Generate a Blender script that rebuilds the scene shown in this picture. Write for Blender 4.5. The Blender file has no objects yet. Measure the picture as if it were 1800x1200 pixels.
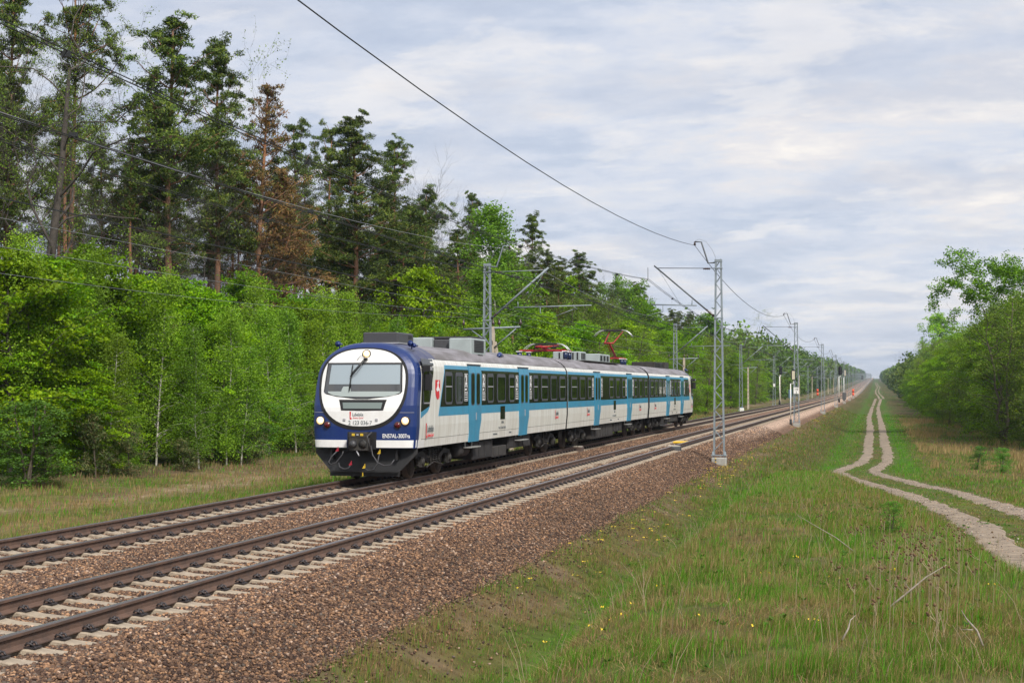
import bpy, math, random
import numpy as np
from mathutils import Vector, Matrix
SC = bpy.context.scene
COL = SC.collection
R = math.radians
# ------------------------------------------------------------------ camera
FOC = 2778.0                      # focal length in pixels of an 1800 px wide picture
YAW = math.atan(640 / FOC); PIT = math.atan(81.5 / FOC)
CAMP = np.array([0, 0, 2.463])    # rail tops are z = 0, the tracks run along +Y
FW = np.array([-math.sin(YAW) * math.cos(PIT), math.cos(YAW) * math.cos(PIT), math.sin(PIT)])
RT = np.array([math.cos(YAW), math.sin(YAW), 0.0]); UPV = np.cross(RT, FW)
cam = bpy.data.cameras.new('camera'); camo = bpy.data.objects.new('camera', cam); COL.objects.link(camo)
cam.sensor_width = 36; cam.lens = 36 * FOC / 1800; cam.clip_start = 0.1; cam.clip_end = 20000
camo.matrix_world = Matrix(((RT[0], UPV[0], -FW[0], CAMP[0]), (RT[1], UPV[1], -FW[1], CAMP[1]), (RT[2], UPV[2], -FW[2], CAMP[2]), (0, 0, 0, 1)))
SC.camera = camo
SC.view_settings.view_transform = 'Standard'; SC.view_settings.look = 'None'
SC.view_settings.exposure = 0.36; SC.view_settings.gamma = 1
SC.cycles.max_bounces = 6; SC.cycles.diffuse_bounces = 2; SC.cycles.transmission_bounces = 3
SC.cycles.glossy_bounces = 2; SC.cycles.transparent_max_bounces = 6; SC.cycles.volume_bounces = 0
SC.cycles.use_adaptive_sampling = True; SC.cycles.adaptive_threshold = 0.015
SC.cycles.caustics_reflective = False; SC.cycles.caustics_refractive = False
# ------------------------------------------------------------------ world: broken cloud over a Nishita sky
SUN_EL, SUN_AZ = R(44), R(140)    # azimuth clockwise from +Y
w = bpy.data.worlds.new('World'); SC.world = w; w.use_nodes = True
nt = w.node_tree; nt.nodes.clear()
def nn(nt, t, **k):
    n = nt.nodes.new(t)
    for a, b in k.items():
        if a == 'ins':
            for i, v in b.items(): n.inputs[i].default_value = v
        else: setattr(n, a, b)
    return n
def math_n(nt, op, a, b=None, clamp=False):
    n = nt.nodes.new('ShaderNodeMath'); n.operation = op; n.use_clamp = clamp
    for i, v in enumerate((a, b)):
        if v is None: continue
        if isinstance(v, (int, float)): n.inputs[i].default_value = v
        else: nt.links.new(v, n.inputs[i])
    return n.outputs[0]
def ramp(nt, fac, stops, interp='LINEAR'):
    n = nt.nodes.new('ShaderNodeValToRGB'); n.color_ramp.interpolation = interp
    while len(n.color_ramp.elements) < len(stops): n.color_ramp.elements.new(0.5)
    for e, (p, c) in zip(n.color_ramp.elements, stops):
        e.position = p; e.color = (*c, 1) if len(c) == 3 else c
    nt.links.new(fac, n.inputs[0]); return n.outputs[0]
def mixc(nt, fac, a, b, mode='MIX'):
    n = nt.nodes.new('ShaderNodeMix'); n.data_type = 'RGBA'; n.blend_type = mode
    for s, v in ((n.inputs[0], fac), (n.inputs[6], a), (n.inputs[7], b)):
        if isinstance(v, (int, float)): s.default_value = v
        elif isinstance(v, tuple): s.default_value = (*v, 1)
        else: nt.links.new(v, s)
    return n.outputs[2]
tc = nn(nt, 'ShaderNodeTexCoord'); sep = nn(nt, 'ShaderNodeSeparateXYZ'); nt.links.new(tc.outputs['Generated'], sep.inputs[0])
zc = math_n(nt, 'ADD', math_n(nt, 'MAXIMUM', sep.outputs[2], 0.0), 0.16)
cmb = nn(nt, 'ShaderNodeCombineXYZ')
nt.links.new(math_n(nt, 'DIVIDE', sep.outputs[0], zc), cmb.inputs[0]); nt.links.new(math_n(nt, 'DIVIDE', sep.outputs[1], zc), cmb.inputs[1])
def cloud_noise(scale, det, rough, off, dist=0.3):
    mp = nn(nt, 'ShaderNodeMapping'); nt.links.new(cmb.outputs[0], mp.inputs[0]); mp.inputs['Location'].default_value = off
    mp.inputs['Rotation'].default_value = (0, 0, 0.25); mp.inputs['Scale'].default_value = (1.0, 1.25, 1)
    n = nn(nt, 'ShaderNodeTexNoise'); n.inputs['Scale'].default_value = scale; n.inputs['Detail'].default_value = det
    n.inputs['Roughness'].default_value = rough; n.inputs['Distortion'].default_value = dist
    nt.links.new(mp.outputs[0], n.inputs['Vector']); return n.outputs[0]
n1 = cloud_noise(0.55, 9, 0.5, (3.1, 0.4, 0)); n2 = cloud_noise(2.1, 10, 0.62, (1.3, 7.7, 0), 0.25); n3 = cloud_noise(6.0, 10, 0.65, (4.3, 2.7, 0), 0.1)
lay = math_n(nt, 'ADD', math_n(nt, 'ADD', math_n(nt, 'MULTIPLY', n1, 0.42), math_n(nt, 'MULTIPLY', n2, 0.40)), math_n(nt, 'MULTIPLY', n3, 0.18))
clouds = ramp(nt, lay, [(0.38, (0.41, 0.46, 0.575)), (0.44, (0.465, 0.515, 0.62)), (0.48, (0.545, 0.58, 0.665)), (0.515, (0.60, 0.62, 0.675)), (0.55, (0.665, 0.65, 0.665)), (0.60, (0.80, 0.76, 0.72))])
n4 = cloud_noise(2.6, 12, 0.6, (8.1, 5.2, 0), 0.2); n5 = cloud_noise(1.5, 12, 0.6, (2.4, 9.6, 0), 0.2)
mb = ramp(nt, n4, [(0.54, (0,) * 3), (0.62, (.42,) * 3)]); md = ramp(nt, n5, [(0.48, (0,) * 3), (0.62, (.6,) * 3)])
clouds = mixc(nt, md, clouds, (0.44, 0.48, 0.575)); clouds = mixc(nt, mb, clouds, (0.80, 0.76, 0.725))
sky = nn(nt, 'ShaderNodeTexSky', sky_type='NISHITA', sun_disc=False, sun_elevation=SUN_EL, sun_rotation=SUN_AZ)
sk = nn(nt, 'ShaderNodeVectorMath', operation='SCALE'); nt.links.new(sky.outputs[0], sk.inputs[0]); sk.inputs[3].default_value = 0.9
cover = ramp(nt, lay, [(0.30, (0.84,) * 3), (0.5, (0.96,) * 3)])
CLOUD_GAIN = 10.0                 # the Background runs at 0.1, so the cloud radiance is lifted by ten
cl = nn(nt, 'ShaderNodeVectorMath', operation='SCALE'); nt.links.new(clouds, cl.inputs[0]); cl.inputs[3].default_value = CLOUD_GAIN
bg = nn(nt, 'ShaderNodeBackground'); bg.inputs[1].default_value = 0.1
nt.links.new(mixc(nt, cover, sk.outputs[0], cl.outputs[0]), bg.inputs[0])
wo = nn(nt, 'ShaderNodeOutputWorld'); nt.links.new(bg.outputs[0], wo.inputs[0])
# ------------------------------------------------------------------ sun behind thin cloud
sl = bpy.data.lights.new('sun', 'SUN'); sl.energy = 3.4; sl.angle = R(8); sl.color = (1, 0.95, 0.87)
so = bpy.data.objects.new('sun', sl); COL.objects.link(so)
sd = Vector((math.sin(SUN_AZ) * math.cos(SUN_EL), math.cos(SUN_AZ) * math.cos(SUN_EL), math.sin(SUN_EL)))
so.rotation_euler = sd.to_track_quat('Z', 'Y').to_euler(); so.location = (20, -20, 60)

# ------------------------------------------------------------------ numpy noise and geometry of the place
def _hash(ix, iy, s):
    h = (ix * 374761393 + iy * 668265263 + s * 1442695041) & 0xffffffff
    h = ((h ^ (h >> 13)) * 1274126177) & 0xffffffff
    return ((h ^ (h >> 16)) & 0xffff) / 65535.0
def vnoise(x, y, s=0):
    x = np.asarray(x, float); y = np.asarray(y, float)
    ix = np.floor(x).astype(np.int64); iy = np.floor(y).astype(np.int64); fx = x - ix; fy = y - iy
    fx = fx * fx * (3 - 2 * fx); fy = fy * fy * (3 - 2 * fy)
    a = _hash(ix, iy, s); b = _hash(ix + 1, iy, s); c = _hash(ix, iy + 1, s); d = _hash(ix + 1, iy + 1, s)
    return (a * (1 - fx) + b * fx) * (1 - fy) + (c * (1 - fx) + d * fx) * fy
def fbm(x, y, s=0, o=4):
    t = 0; a = 0.5
    for k in range(o): t = t + a * vnoise(x * 2 ** k, y * 2 ** k, s + k * 17); a *= 0.5
    return t / (1 - 0.5 ** o)
def sst(a, b, x):
    t = np.clip((np.asarray(x, float) - a) / (b - a), 0, 1); return t * t * (3 - 2 * t)
def rise(Y):                      # the line climbs gently far away
    Y = np.asarray(Y, float); t = np.clip(Y - 300, 0, 700)
    return 7.8e-6 * t * t + 0.008 * np.clip(Y - 1000, 0, None)
T1, T2 = -9.22, -13.17            # track centre lines
RAILX = [T1 + 0.74, T1 - 0.74, T2 + 0.74, T2 - 0.74]
def path_level(Y):
    return np.interp(Y, [-50, 18, 24, 33, 47, 60, 75, 90, 380, 440, 500, 4000], [0.3, 0.1, -0.14, -0.34, -0.85, -1.35, -1.7, -1.85, -1.85, -0.6, -1.9, -1.85])
def ground_z(X, Y):
    X = np.asarray(X, float); Y = np.asarray(Y, float)
    p = path_level(Y)
    # embankment side down to path level
    toe = -0.72
    far = toe + (p - toe) * sst(-6.2, -2.4 + 0.0 * Y, X)
    # mound in front (camera stands on it)
    top = np.interp(Y, [-50, 9, 30, 45, 70], [0.8, 0.76, 0.42, 0.12, 0.0]) + 0.12 * (fbm(X * .35, Y * .35, 5) - .5)
    ditch = -1.28 + 0.12 * (fbm(X * .5, Y * .3, 9) - .5)
    left = np.where(X < -4.4, toe + (ditch - toe) * sst(-6.2, -4.5, X), ditch)
    m = left + (top - ditch) * sst(-4.5, np.interp(Y, [9, 45], [-1.6, -2.5]), X)
    xe = np.interp(Y, [-50, 8, 17, 23, 29, 45, 60], [6.0, 3.0, 1.2, 0.75, 0.3, -1.3, -2.6])
    m = m + (p - m) * sst(xe - 0.1, xe + 1.05, X)
    k = 1 - sst(43, 56, Y)
    z = m * k + far * (1 - k)
    z = z + 0.9 * sst(9, 30, X) * (fbm(X * .05, Y * .05, 3)) 
    z = z + 0.16 * (fbm(X * .8, Y * .8, 21) - .5) * sst(-6, -4, X) * (1 - 0.7 * sst(45, 60, Y) * (1 - sst(3, 5, X)))
    # the meadow on the far side of the tracks
    lz = -0.42 - 0.35 * sst(-15.8, -18, X) * (1 - sst(-20, -30, X)) - 0.05 + 0.28 * (fbm(X * .25, Y * .25, 31) - .5) * sst(-15.5, -18, X) + 0.12 * (fbm(X * 1.1, Y * 1.1, 33) - .5) * sst(-15.2, -16.5, X)
    lz = -0.3 + (lz + 0.3) * (1 - sst(-16.5, -15, X))
    bed = -0.62 + 0 * X
    z = np.where(X < -11, lz + (bed - lz) * sst(-15.2, -14.7, X), np.where(X < -6.0, bed + (toe - bed) * sst(-7.5, -6.1, X), z))
    z = np.where((X >= -6.2) & (X < -5.8), toe + (z - toe) * sst(-6.2, -5.8, X), z)
    return z + rise(Y)
def px(x, y, X=None, Y=None, Z=None):
    r = FW + RT * (x - 900) / FOC + UPV * (600 - y) / FOC
    t = (X / r[0]) if X is not None else ((Y / r[1]) if Y is not None else (Z - CAMP[2]) / r[2])
    return CAMP + r * t
def depth(P): return (P - CAMP) @ FW
def on_ground(x, y):
    r = FW + RT * (x - 900) / FOC + UPV * (600 - y) / FOC
    ts = np.geomspace(5, 2500, 6000); P = CAMP + r * ts[:, None]
    b = P[:, 2] < ground_z(P[:, 0], P[:, 1]); 
    return P[np.argmax(b)] if b.any() else P[-1]

# ------------------------------------------------------------------ materials
def mat(name, col=(0.5, 0.5, 0.5), rough=0.6, metal=0.0, var=0.0, vscale=8.0, col2=None, attr=None, trans=0.0, bump=0.0, bscale=30, objvar=0.0, emit=None, spec=None, stretch=None, coat=0):
    m = bpy.data.materials.new(name); m.use_nodes = True; t = m.node_tree; t.nodes.clear()
    out = nn(t, 'ShaderNodeOutputMaterial'); p = nn(t, 'ShaderNodeBsdfPrincipled')
    p.inputs['Roughness'].default_value = rough; p.inputs['Metallic'].default_value = metal
    if spec is not None: p.inputs['Specular IOR Level'].default_value = spec
    if coat: p.inputs['Coat Weight'].default_value = coat; p.inputs['Coat Roughness'].default_value = 0.05
    c = None
    if attr:
        a = nn(t, 'ShaderNodeAttribute'); a.attribute_name = attr; c = a.outputs['Color']
    co = nn(t, 'ShaderNodeTexCoord')
    vec = co.outputs['Object']
    if stretch:
        mp = nn(t, 'ShaderNodeMapping'); mp.inputs['Scale'].default_value = stretch; t.links.new(vec, mp.inputs[0]); vec = mp.outputs[0]
    if var > 0 or col2:
        n = nn(t, 'ShaderNodeTexNoise'); n.inputs['Scale'].default_value = vscale; n.inputs['Detail'].default_value = 6; n.inputs['Roughness'].default_value = 0.62
        t.links.new(vec, n.inputs['Vector'])
        base = c if c is not None else tuple(col)
        b2 = tuple(col2) if col2 else tuple(x * (1 - var) for x in col)
        f = ramp(t, n.outputs[0], [(0.36, (0, 0, 0)), (0.64, (1, 1, 1))])
        if c is not None and not col2:
            c = mixc(t, f, base, mixc(t, 1.0, base, (1 - var,) * 3, 'MULTIPLY'))
        else: c = mixc(t, f, base, b2)
    if objvar:
        oi = nn(t, 'ShaderNodeObjectInfo')
        hs = nn(t, 'ShaderNodeHueSaturation'); base = c
        t.links.new(math_n(t, 'ADD', math_n(t, 'MULTIPLY', oi.outputs['Random'], objvar * 0.036), 0.5 - objvar * 0.022), hs.inputs['Hue'])
        r2 = math_n(t, 'FRACT', math_n(t, 'MULTIPLY', oi.outputs['Random'], 7.31))
        t.links.new(math_n(t, 'ADD', math_n(t, 'MULTIPLY', r2, objvar * 0.7), 1 - objvar * 0.35), hs.inputs['Value'])
        if base is None: hs.inputs['Color'].default_value = (*col, 1)
        else: t.links.new(base, hs.inputs['Color'])
        c = hs.outputs[0]
    if c is None: p.inputs['Base Color'].default_value = (*col, 1)
    else: t.links.new(c, p.inputs['Base Color'])
    if bump:
        n = nn(t, 'ShaderNodeTexNoise'); n.inputs['Scale'].default_value = bscale; n.inputs['Detail'].default_value = 5
        t.links.new(vec, n.inputs['Vector']); b = nn(t, 'ShaderNodeBump'); b.inputs['Strength'].default_value = min(1, bump); b.inputs['Distance'].default_value = 0.02
        t.links.new(n.outputs[0], b.inputs['Height']); t.links.new(b.outputs[0], p.inputs['Normal'])
    if emit: p.inputs['Emission Color'].default_value = (*emit[0], 1); p.inputs['Emission Strength'].default_value = emit[1]
    if trans > 0:
        tr = nn(t, 'ShaderNodeBsdfTranslucent'); mx = nn(t, 'ShaderNodeMixShader'); mx.inputs[0].default_value = trans
        if c is None: tr.inputs[0].default_value = (*col, 1)
        else:
            t.links.new(mixc(t, 1.0, c, (1.25, 1.2, 0.6), 'MULTIPLY'), tr.inputs[0])
        t.links.new(p.outputs[0], mx.inputs[1]); t.links.new(tr.outputs[0], mx.inputs[2]); t.links.new(mx.outputs[0], out.inputs[0])
    else: t.links.new(p.outputs[0], out.inputs[0])
    return m

# ------------------------------------------------------------------ mesh helpers
class MB:
    def __init__(s): s.v = []; s.f = []; s.m = []; s.sm = []; s.n = 0
    def add(s, V, F, mi=0, smooth=False):
        b = s.n; s.v.extend([tuple(map(float, p)) for p in V]); s.n += len(V)
        for f in F: s.f.append([b + i for i in f]); s.m.append(mi); s.sm.append(smooth)
    def box(s, c, d, mi=0, rot=None, taper=1.0):
        x, y, z = d[0] / 2, d[1] / 2, d[2] / 2
        V = [(-x, -y, -z), (x, -y, -z), (x, y, -z), (-x, y, -z), (-x * taper, -y * taper, z), (x * taper, -y * taper, z), (x * taper, y * taper, z), (-x * taper, y * taper, z)]
        if rot is not None: V = [tuple(rot @ Vector(v)) for v in V]
        V = [(a + c[0], b + c[1], e + c[2]) for a, b, e in V]
        s.add(V, [(0, 3, 2, 1), (4, 5, 6, 7), (0, 1, 5, 4), (1, 2, 6, 5), (2, 3, 7, 6), (3, 0, 4, 7)], mi)
    def bbox(s, c, d, b, mi=0):   # box with chamfered vertical and top edges
        x, y, z = d[0] / 2, d[1] / 2, d[2] / 2
        ring = [(x - b, -y), (x, -y + b), (x, y - b), (x - b, y), (-x + b, y), (-x, y - b), (-x, -y + b), (-x + b, -y)]
        V = [(a + c[0], e + c[1], c[2] - z) for a, e in ring] + [(a + c[0], e + c[1], c[2] + z - b) for a, e in ring]
        V += [(c[0] + a * (x - b) / x, c[1] + e * (y - b) / y, c[2] + z) for a, e in ring]
        F = [tuple(reversed(range(8))), tuple(range(16, 24))]
        for k in (0, 8): F += [(k + i, k + (i + 1) % 8, k + 8 + (i + 1) % 8, k + 8 + i) for i in range(8)]
        s.add(V, F, mi)
    def tube(s, P, r, n=6, mi=0, caps=True, smooth=True):
        P = [Vector(p) for p in P]
        if not hasattr(r, '__len__'): r = [r] * len(P)
        V = []; up = None
        for i, p in enumerate(P):
            d = (P[min(i + 1, len(P) - 1)] - P[max(i - 1, 0)]); d = d.normalized() if d.length > 1e-9 else Vector((0, 0, 1))
            if up is None: up = Vector((0, 0, 1)) if abs(d.z) < 0.9 else Vector((1, 0, 0))
            a = d.cross(up)
            if a.length < 1e-4: a = d.cross(Vector((0, 1, 0.1)))
            a.normalize(); b = a.cross(d); up = b
            for k in range(n):
                t = 2 * math.pi * k / n + math.pi / n; V.append(p + (a * math.cos(t) + b * math.sin(t)) * r[i])
        F = [(i * n + k, i * n + (k + 1) % n, (i + 1) * n + (k + 1) % n, (i + 1) * n + k) for i in range(len(P) - 1) for k in range(n)]
        if caps: F += [tuple(reversed(range(n))), tuple(range((len(P) - 1) * n, len(P) * n))]
        s.add(V, F, mi, smooth)
    def prism(s, poly, mapf, th, mi=0):   # polygon (u,v) -> mapf(u,v,h)
        n = len(poly); V = [mapf(u, v, 0) for u, v in poly] + [mapf(u, v, th) for u, v in poly]
        s.add(V, [tuple(reversed(range(n))), tuple(range(n, 2 * n))] + [(i, (i + 1) % n, n + (i + 1) % n, n + i) for i in range(n)], mi)
    def rows(s, rows, surf, off, nx=1, mi=0, rim=True):   # rows (z,u0,u1) laid on surf(u,z,off)
        V = [surf(a + (b - a) * i / nx, z, off) for z, a, b in rows for i in range(nx + 1)]; m = nx + 1
        F = [(j * m + i, j * m + i + 1, (j + 1) * m + i + 1, (j + 1) * m + i) for j in range(len(rows) - 1) for i in range(nx)]
        s.add(V, F, mi)
        if rim:
            lp = [(z, b) for z, a, b in rows] + [(rows[-1][0], rows[-1][2] + (rows[-1][1] - rows[-1][2]) * i / nx) for i in range(1, nx)] + [(z, a) for z, a, b in reversed(rows)] + [(rows[0][0], rows[0][1] + (rows[0][2] - rows[0][1]) * i / nx) for i in range(1, nx)]
            n = len(lp); V = [surf(u, z, off) for z, u in lp] + [surf(u, z, -0.004) for z, u in lp]
            s.add(V, [(i, n + i, n + (i + 1) % n, (i + 1) % n) for i in range(n)], mi)
    def wheel(s, c, ax, r, wd, n=20, mi=0):
        a = Vector(ax); s.tube([Vector(c) - a * wd / 2, Vector(c) + a * wd / 2], r, n, mi)
    def build(s, name, mats, parent=None, col=None):
        me = bpy.data.meshes.new(name); me.from_pydata(s.v, [], s.f)
        for m in (mats if isinstance(mats, (list, tuple)) else [mats]): me.materials.append(m)
        me.polygons.foreach_set('material_index', s.m); me.polygons.foreach_set('use_smooth', s.sm); me.update()
        return link(name, me, parent)
def link(name, me, parent=None, loc=None):
    o = bpy.data.objects.new(name, me); COL.objects.link(o)
    if parent is not None: o.parent = parent
    if loc is not None: o.location = loc
    return o
def np_mesh(name, V, F, mats, colors=None, smooth=False, mi=None):   # F: (n,k) array, one k for all faces
    me = bpy.data.meshes.new(name); V = np.asarray(V, np.float32); F = np.asarray(F, np.int32); n, k = F.shape
    me.vertices.add(len(V)); me.vertices.foreach_set('co', V.ravel())
    me.loops.add(n * k); me.loops.foreach_set('vertex_index', F.ravel())
    me.polygons.add(n); me.polygons.foreach_set('loop_start', np.arange(0, n * k, k, dtype=np.int32))
    me.polygons.foreach_set('loop_total', np.full(n, k, np.int32))
    if smooth: me.polygons.foreach_set('use_smooth', np.ones(n, bool))
    if mi is not None: me.polygons.foreach_set('material_index', mi)
    for m in (mats if isinstance(mats, (list, tuple)) else [mats]): me.materials.append(m)
    me.update(calc_edges=True)
    if colors is not None:
        a = me.color_attributes.new('Col', 'FLOAT_COLOR', 'POINT'); C = np.ones((len(V), 4), np.float32); C[:, :3] = colors
        a.data.foreach_set('color', C.ravel())
    return me
def cards(C, D, N, L, Wd):        # rhombic leaf faces
    D = D / (np.linalg.norm(D, axis=1, keepdims=True) + 1e-9); S = np.cross(D, N); S /= (np.linalg.norm(S, axis=1, keepdims=True) + 1e-9)
    L = np.asarray(L).reshape(-1, 1); Wd = np.asarray(Wd).reshape(-1, 1)
    V = np.stack([C - D * L * .5, C + S * Wd * .5, C + D * L * .5, C - S * Wd * .5], 1).reshape(-1, 3)
    return V, np.arange(len(C) * 4).reshape(-1, 4)
def tag(o, label=None, cat=None, group=None, kind=None):
    if label: o['label'] = label
    if cat: o['category'] = cat
    if group: o['group'] = group
    if kind: o['kind'] = kind
    return o
def empty(name, loc, rz=0):
    o = bpy.data.objects.new(name, None); COL.objects.link(o); o.location = loc; o.rotation_euler = (0, 0, rz); o.empty_display_size = .3; return o
KIDS = {}
def copy_tree(o, parent=None):
    c = o.copy(); COL.objects.link(c)
    if parent is not None: c.parent = parent
    for ch in o.children: copy_tree(ch, c)
    return c
def text_obj(name, s, size, M, mt, parent, sx=1.0, bold=0.0, align='CENTER', shear=0.0):
    cu = bpy.data.curves.new(name, 'FONT'); cu.body = s; cu.size = size; cu.align_x = align; cu.extrude = 0.002; cu.offset = bold; cu.shear = shear
    t = bpy.data.objects.new(name, cu); me = bpy.data.meshes.new_from_object(t); bpy.data.objects.remove(t)
    me.transform(M @ Matrix.Diagonal((sx, 1, 1, 1))); me.materials.clear(); me.materials.append(mt)
    return link(name, me, parent)

# ------------------------------------------------------------------ ground
rng = np.random.default_rng(7)
xs = np.unique(np.concatenate([np.linspace(-600, -80, 14), np.linspace(-80, -30, 21), np.arange(-30, -17, 0.7), np.arange(-17, 6, 0.22), np.arange(6, 14, 0.5), np.linspace(14, 60, 20), np.linspace(60, 500, 12)]))
ys = np.unique(np.concatenate([np.linspace(-120, 0, 12), np.arange(0, 60, 0.4), np.arange(60, 130, 1.2), np.geomspace(130, 3600, 90)]))
GX, GY = np.meshgrid(xs, ys); GZ = ground_z(GX, GY)
V = np.stack([GX.ravel(), GY.ravel(), GZ.ravel()], 1)
nx_, ny_ = len(xs), len(ys)
ii = (np.arange(ny_ - 1)[:, None] * nx_ + np.arange(nx_ - 1)[None, :]).ravel()
F = np.stack([ii, ii + 1, ii + nx_ + 1, ii + nx_], 1)
STRAW = np.array([0.33, 0.235, 0.11]); GREEN = np.array([0.10, 0.19, 0.016]); LUSH = np.array([0.065, 0.25, 0.008]); OLIVE = np.array([0.165, 0.18, 0.03])
SOIL = np.array([0.19, 0.135, 0.085]); SAND = np.array([0.42, 0.32, 0.20]); HEATH = np.array([0.17, 0.115, 0.08])
def lushness(X, Y, b=None):
    X = np.asarray(X, float); Y = np.asarray(Y, float); b = fbm(X * .16, Y * .1, 43) if b is None else b
    return np.clip(.85 * np.exp(-((X + 3.5) / 1.0) ** 2) * sst(16, 30, Y) * (1 - sst(46, 56, Y)) + np.exp(-((X + 4.35 - 0.012 * np.clip(Y - 15, 0, 60)) / .55) ** 2) * (1 - sst(44, 60, Y)) + np.exp(-((X + 2.6) / 1.0) ** 2) * sst(48, 62, Y)*.8 + np.exp(-((X - 1.6) / .7) ** 2) * sst(60, 85, Y) + 0.55 * sst(.55, .7, b) * sst(-5, -4, X), 0, 1)
def grass_mix(X, Y):              # albedo of the plant cover itself, patch by patch
    X = np.asarray(X, float); Y = np.asarray(Y, float)
    a = fbm(X * .45, Y * .3, 41); b = fbm(X * .16, Y * .1, 43); c = fbm(X * 1.9, Y * 1.4, 45)
    col = GREEN[None, :] * np.ones((X.size, 1))
    def bl(col, t, c2): t = np.clip(t, 0, 1).reshape(-1, 1); return col * (1 - t) + np.asarray(c2) * t
    col = bl(col, sst(.42, .68, a).ravel() * .75, OLIVE)
    col = bl(col, (sst(.46, .66, c) * sst(.35, .55, b)).ravel() * .75, STRAW * .9); col = bl(col, (sst(.5, .62, fbm(X * .9, Y * .5, 47)) * sst(-5, -3, X)).ravel() * .55, np.array([.20, .15, .07]))
    lush = lushness(X, Y, b)
    col = bl(col, lush.ravel() * .9, np.array([.10, .265, .016]))
    fb = 1.0 * sst(54, 62, Y) * sst(-6.4, -5.8, X) * (1 - sst(-3.4, -2.4, X)) * (.45 + .55 * sst(.35, .6, fbm(X * .9, Y * .06, 49)))
    col = bl(col, fb.ravel() * .8, np.array([.125, .125, .03]))
    cr = sst(26, 36, Y) * (1 - sst(47, 55, Y)) * sst(-4.6, -4.0, X) * (1 - sst(-1.6, -.4, X)); col = bl(col, cr.ravel() * .65, np.array([.10, .265, .016]))
    bank = np.exp(-((X + 5.55) / .7) ** 2)
    col = bl(col, (bank * (.5 + .5 * sst(.38, .6, c))).ravel() * .8, STRAW * .72)
    dry = sst(2.8, 4.8, X) * sst(60, 90, Y) * sst(.42, .62, fbm(X * .3, Y * .07, 51))
    col = bl(col, dry.ravel() * .6, STRAW * .95)
    L = (1 - sst(-16.6, -15.6, X))
    col = bl(col, (L * sst(.42, .62, fbm(X * .5, Y * .12, 61))).ravel() * .75, HEATH * 1.25)
    col = bl(col, (L * sst(.45, .7, fbm(X * .8, Y * .3, 63))).ravel() * .6, STRAW)
    return col
def bare(X, Y):                   # 0..1: how much the soil shows
    X = np.asarray(X, float); Y = np.asarray(Y, float)
    c = fbm(X * 1.6, Y * 1.2, 71); b = .12 + 0 * X
    b = b + np.exp(-((X + 5.75) / .55) ** 2) * sst(.42, .64, c) * .55
    b = b + np.exp(-((X + 22.5 + .8 * np.sin(Y * .08)) / 1.5) ** 2) * sst(.45, .62, fbm(X * .6, Y * .25, 73)) * .5
    b = b + sst(.6, .75, c) * .35
    return np.clip(b, 0, 1)
gc = grass_mix(V[:, 0], V[:, 1]); bb = bare(V[:, 0], V[:, 1]).reshape(-1, 1)
sandy = (np.exp(-((V[:, 0] + 22.5) / 3.0) ** 2)).reshape(-1, 1)
gcol = gc * .6 * (1 - bb) + (SOIL * (1 - sandy) + SAND * sandy) * bb
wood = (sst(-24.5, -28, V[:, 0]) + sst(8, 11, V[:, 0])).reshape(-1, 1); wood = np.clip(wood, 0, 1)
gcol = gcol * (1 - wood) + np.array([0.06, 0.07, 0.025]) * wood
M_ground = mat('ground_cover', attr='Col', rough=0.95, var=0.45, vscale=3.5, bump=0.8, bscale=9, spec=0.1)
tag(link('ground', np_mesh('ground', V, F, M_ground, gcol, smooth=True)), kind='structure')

# ------------------------------------------------------------------ ballast bed
def bed_z(X, Y):
    X = np.asarray(X, float)
    z = np.interp(X, [-15.3, -14.75, -14.3, T2 - .9, T2 + .9, -11.9, -11.0, -10.3, T1 - .9, T1 + .9, -7.75, -7.45, -6.0], [-.62, -.3, -.205, -.235, -.235, -.2, -.17, -.2, -.235, -.235, -.2, -.22, -.80])
    return z + 0.035 * (fbm(X * 2.3, np.asarray(Y) * 2.3, 81) - .5) + rise(Y)
bx_ = np.arange(-15.3, -5.95, 0.15); by_ = np.unique(np.concatenate([np.arange(-60, 8, 4), np.arange(8, 70, 0.3), np.arange(70, 140, 1.0), np.geomspace(140, 3600, 110)]))
GX, GY = np.meshgrid(bx_, by_); V = np.stack([GX.ravel(), GY.ravel(), bed_z(GX, GY).ravel()], 1); nb = len(bx_)
ii = (np.arange(len(by_) - 1)[:, None] * nb + np.arange(nb - 1)[None, :]).ravel(); F = np.stack([ii, ii + 1, ii + nb + 1, ii + nb], 1)
RUST = np.array([0.182, 0.124, 0.088])
def ballast_col(X, Y):
    c = RUST[None, :] * (0.85 + .5 * fbm(np.asarray(X) * .7, np.asarray(Y) * .2, 83).reshape(-1, 1))
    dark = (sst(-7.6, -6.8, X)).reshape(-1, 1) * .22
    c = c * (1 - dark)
    # newer pale stone along the sleeper ends further down the line, and around the far work site
    f = (.8 * sst(70, 125, Y) * np.exp(-((np.asarray(X) + 7.45) / .62) ** 4)).reshape(-1, 1)
    c = c * (1 - f) + np.array([0.50, 0.41, 0.34]) * f
    g = (sst(300, 600, Y) * .5).reshape(-1, 1); c = c * (1 - g) + np.array([0.36, 0.29, 0.24]) * g
    return c
M_bed = bpy.data.materials.new('ballast'); M_bed.use_nodes = True; t = M_bed.node_tree; t.nodes.clear()
o_ = nn(t, 'ShaderNodeOutputMaterial'); p_ = nn(t, 'ShaderNodeBsdfPrincipled'); p_.inputs['Roughness'].default_value = .9; p_.inputs['Specular IOR Level'].default_value = .2
a_ = nn(t, 'ShaderNodeAttribute'); a_.attribute_name = 'Col'; co_ = nn(t, 'ShaderNodeTexCoord')
v_ = nn(t, 'ShaderNodeTexVoronoi'); v_.inputs['Scale'].default_value = 19; t.links.new(co_.outputs['Object'], v_.inputs['Vector'])
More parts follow.
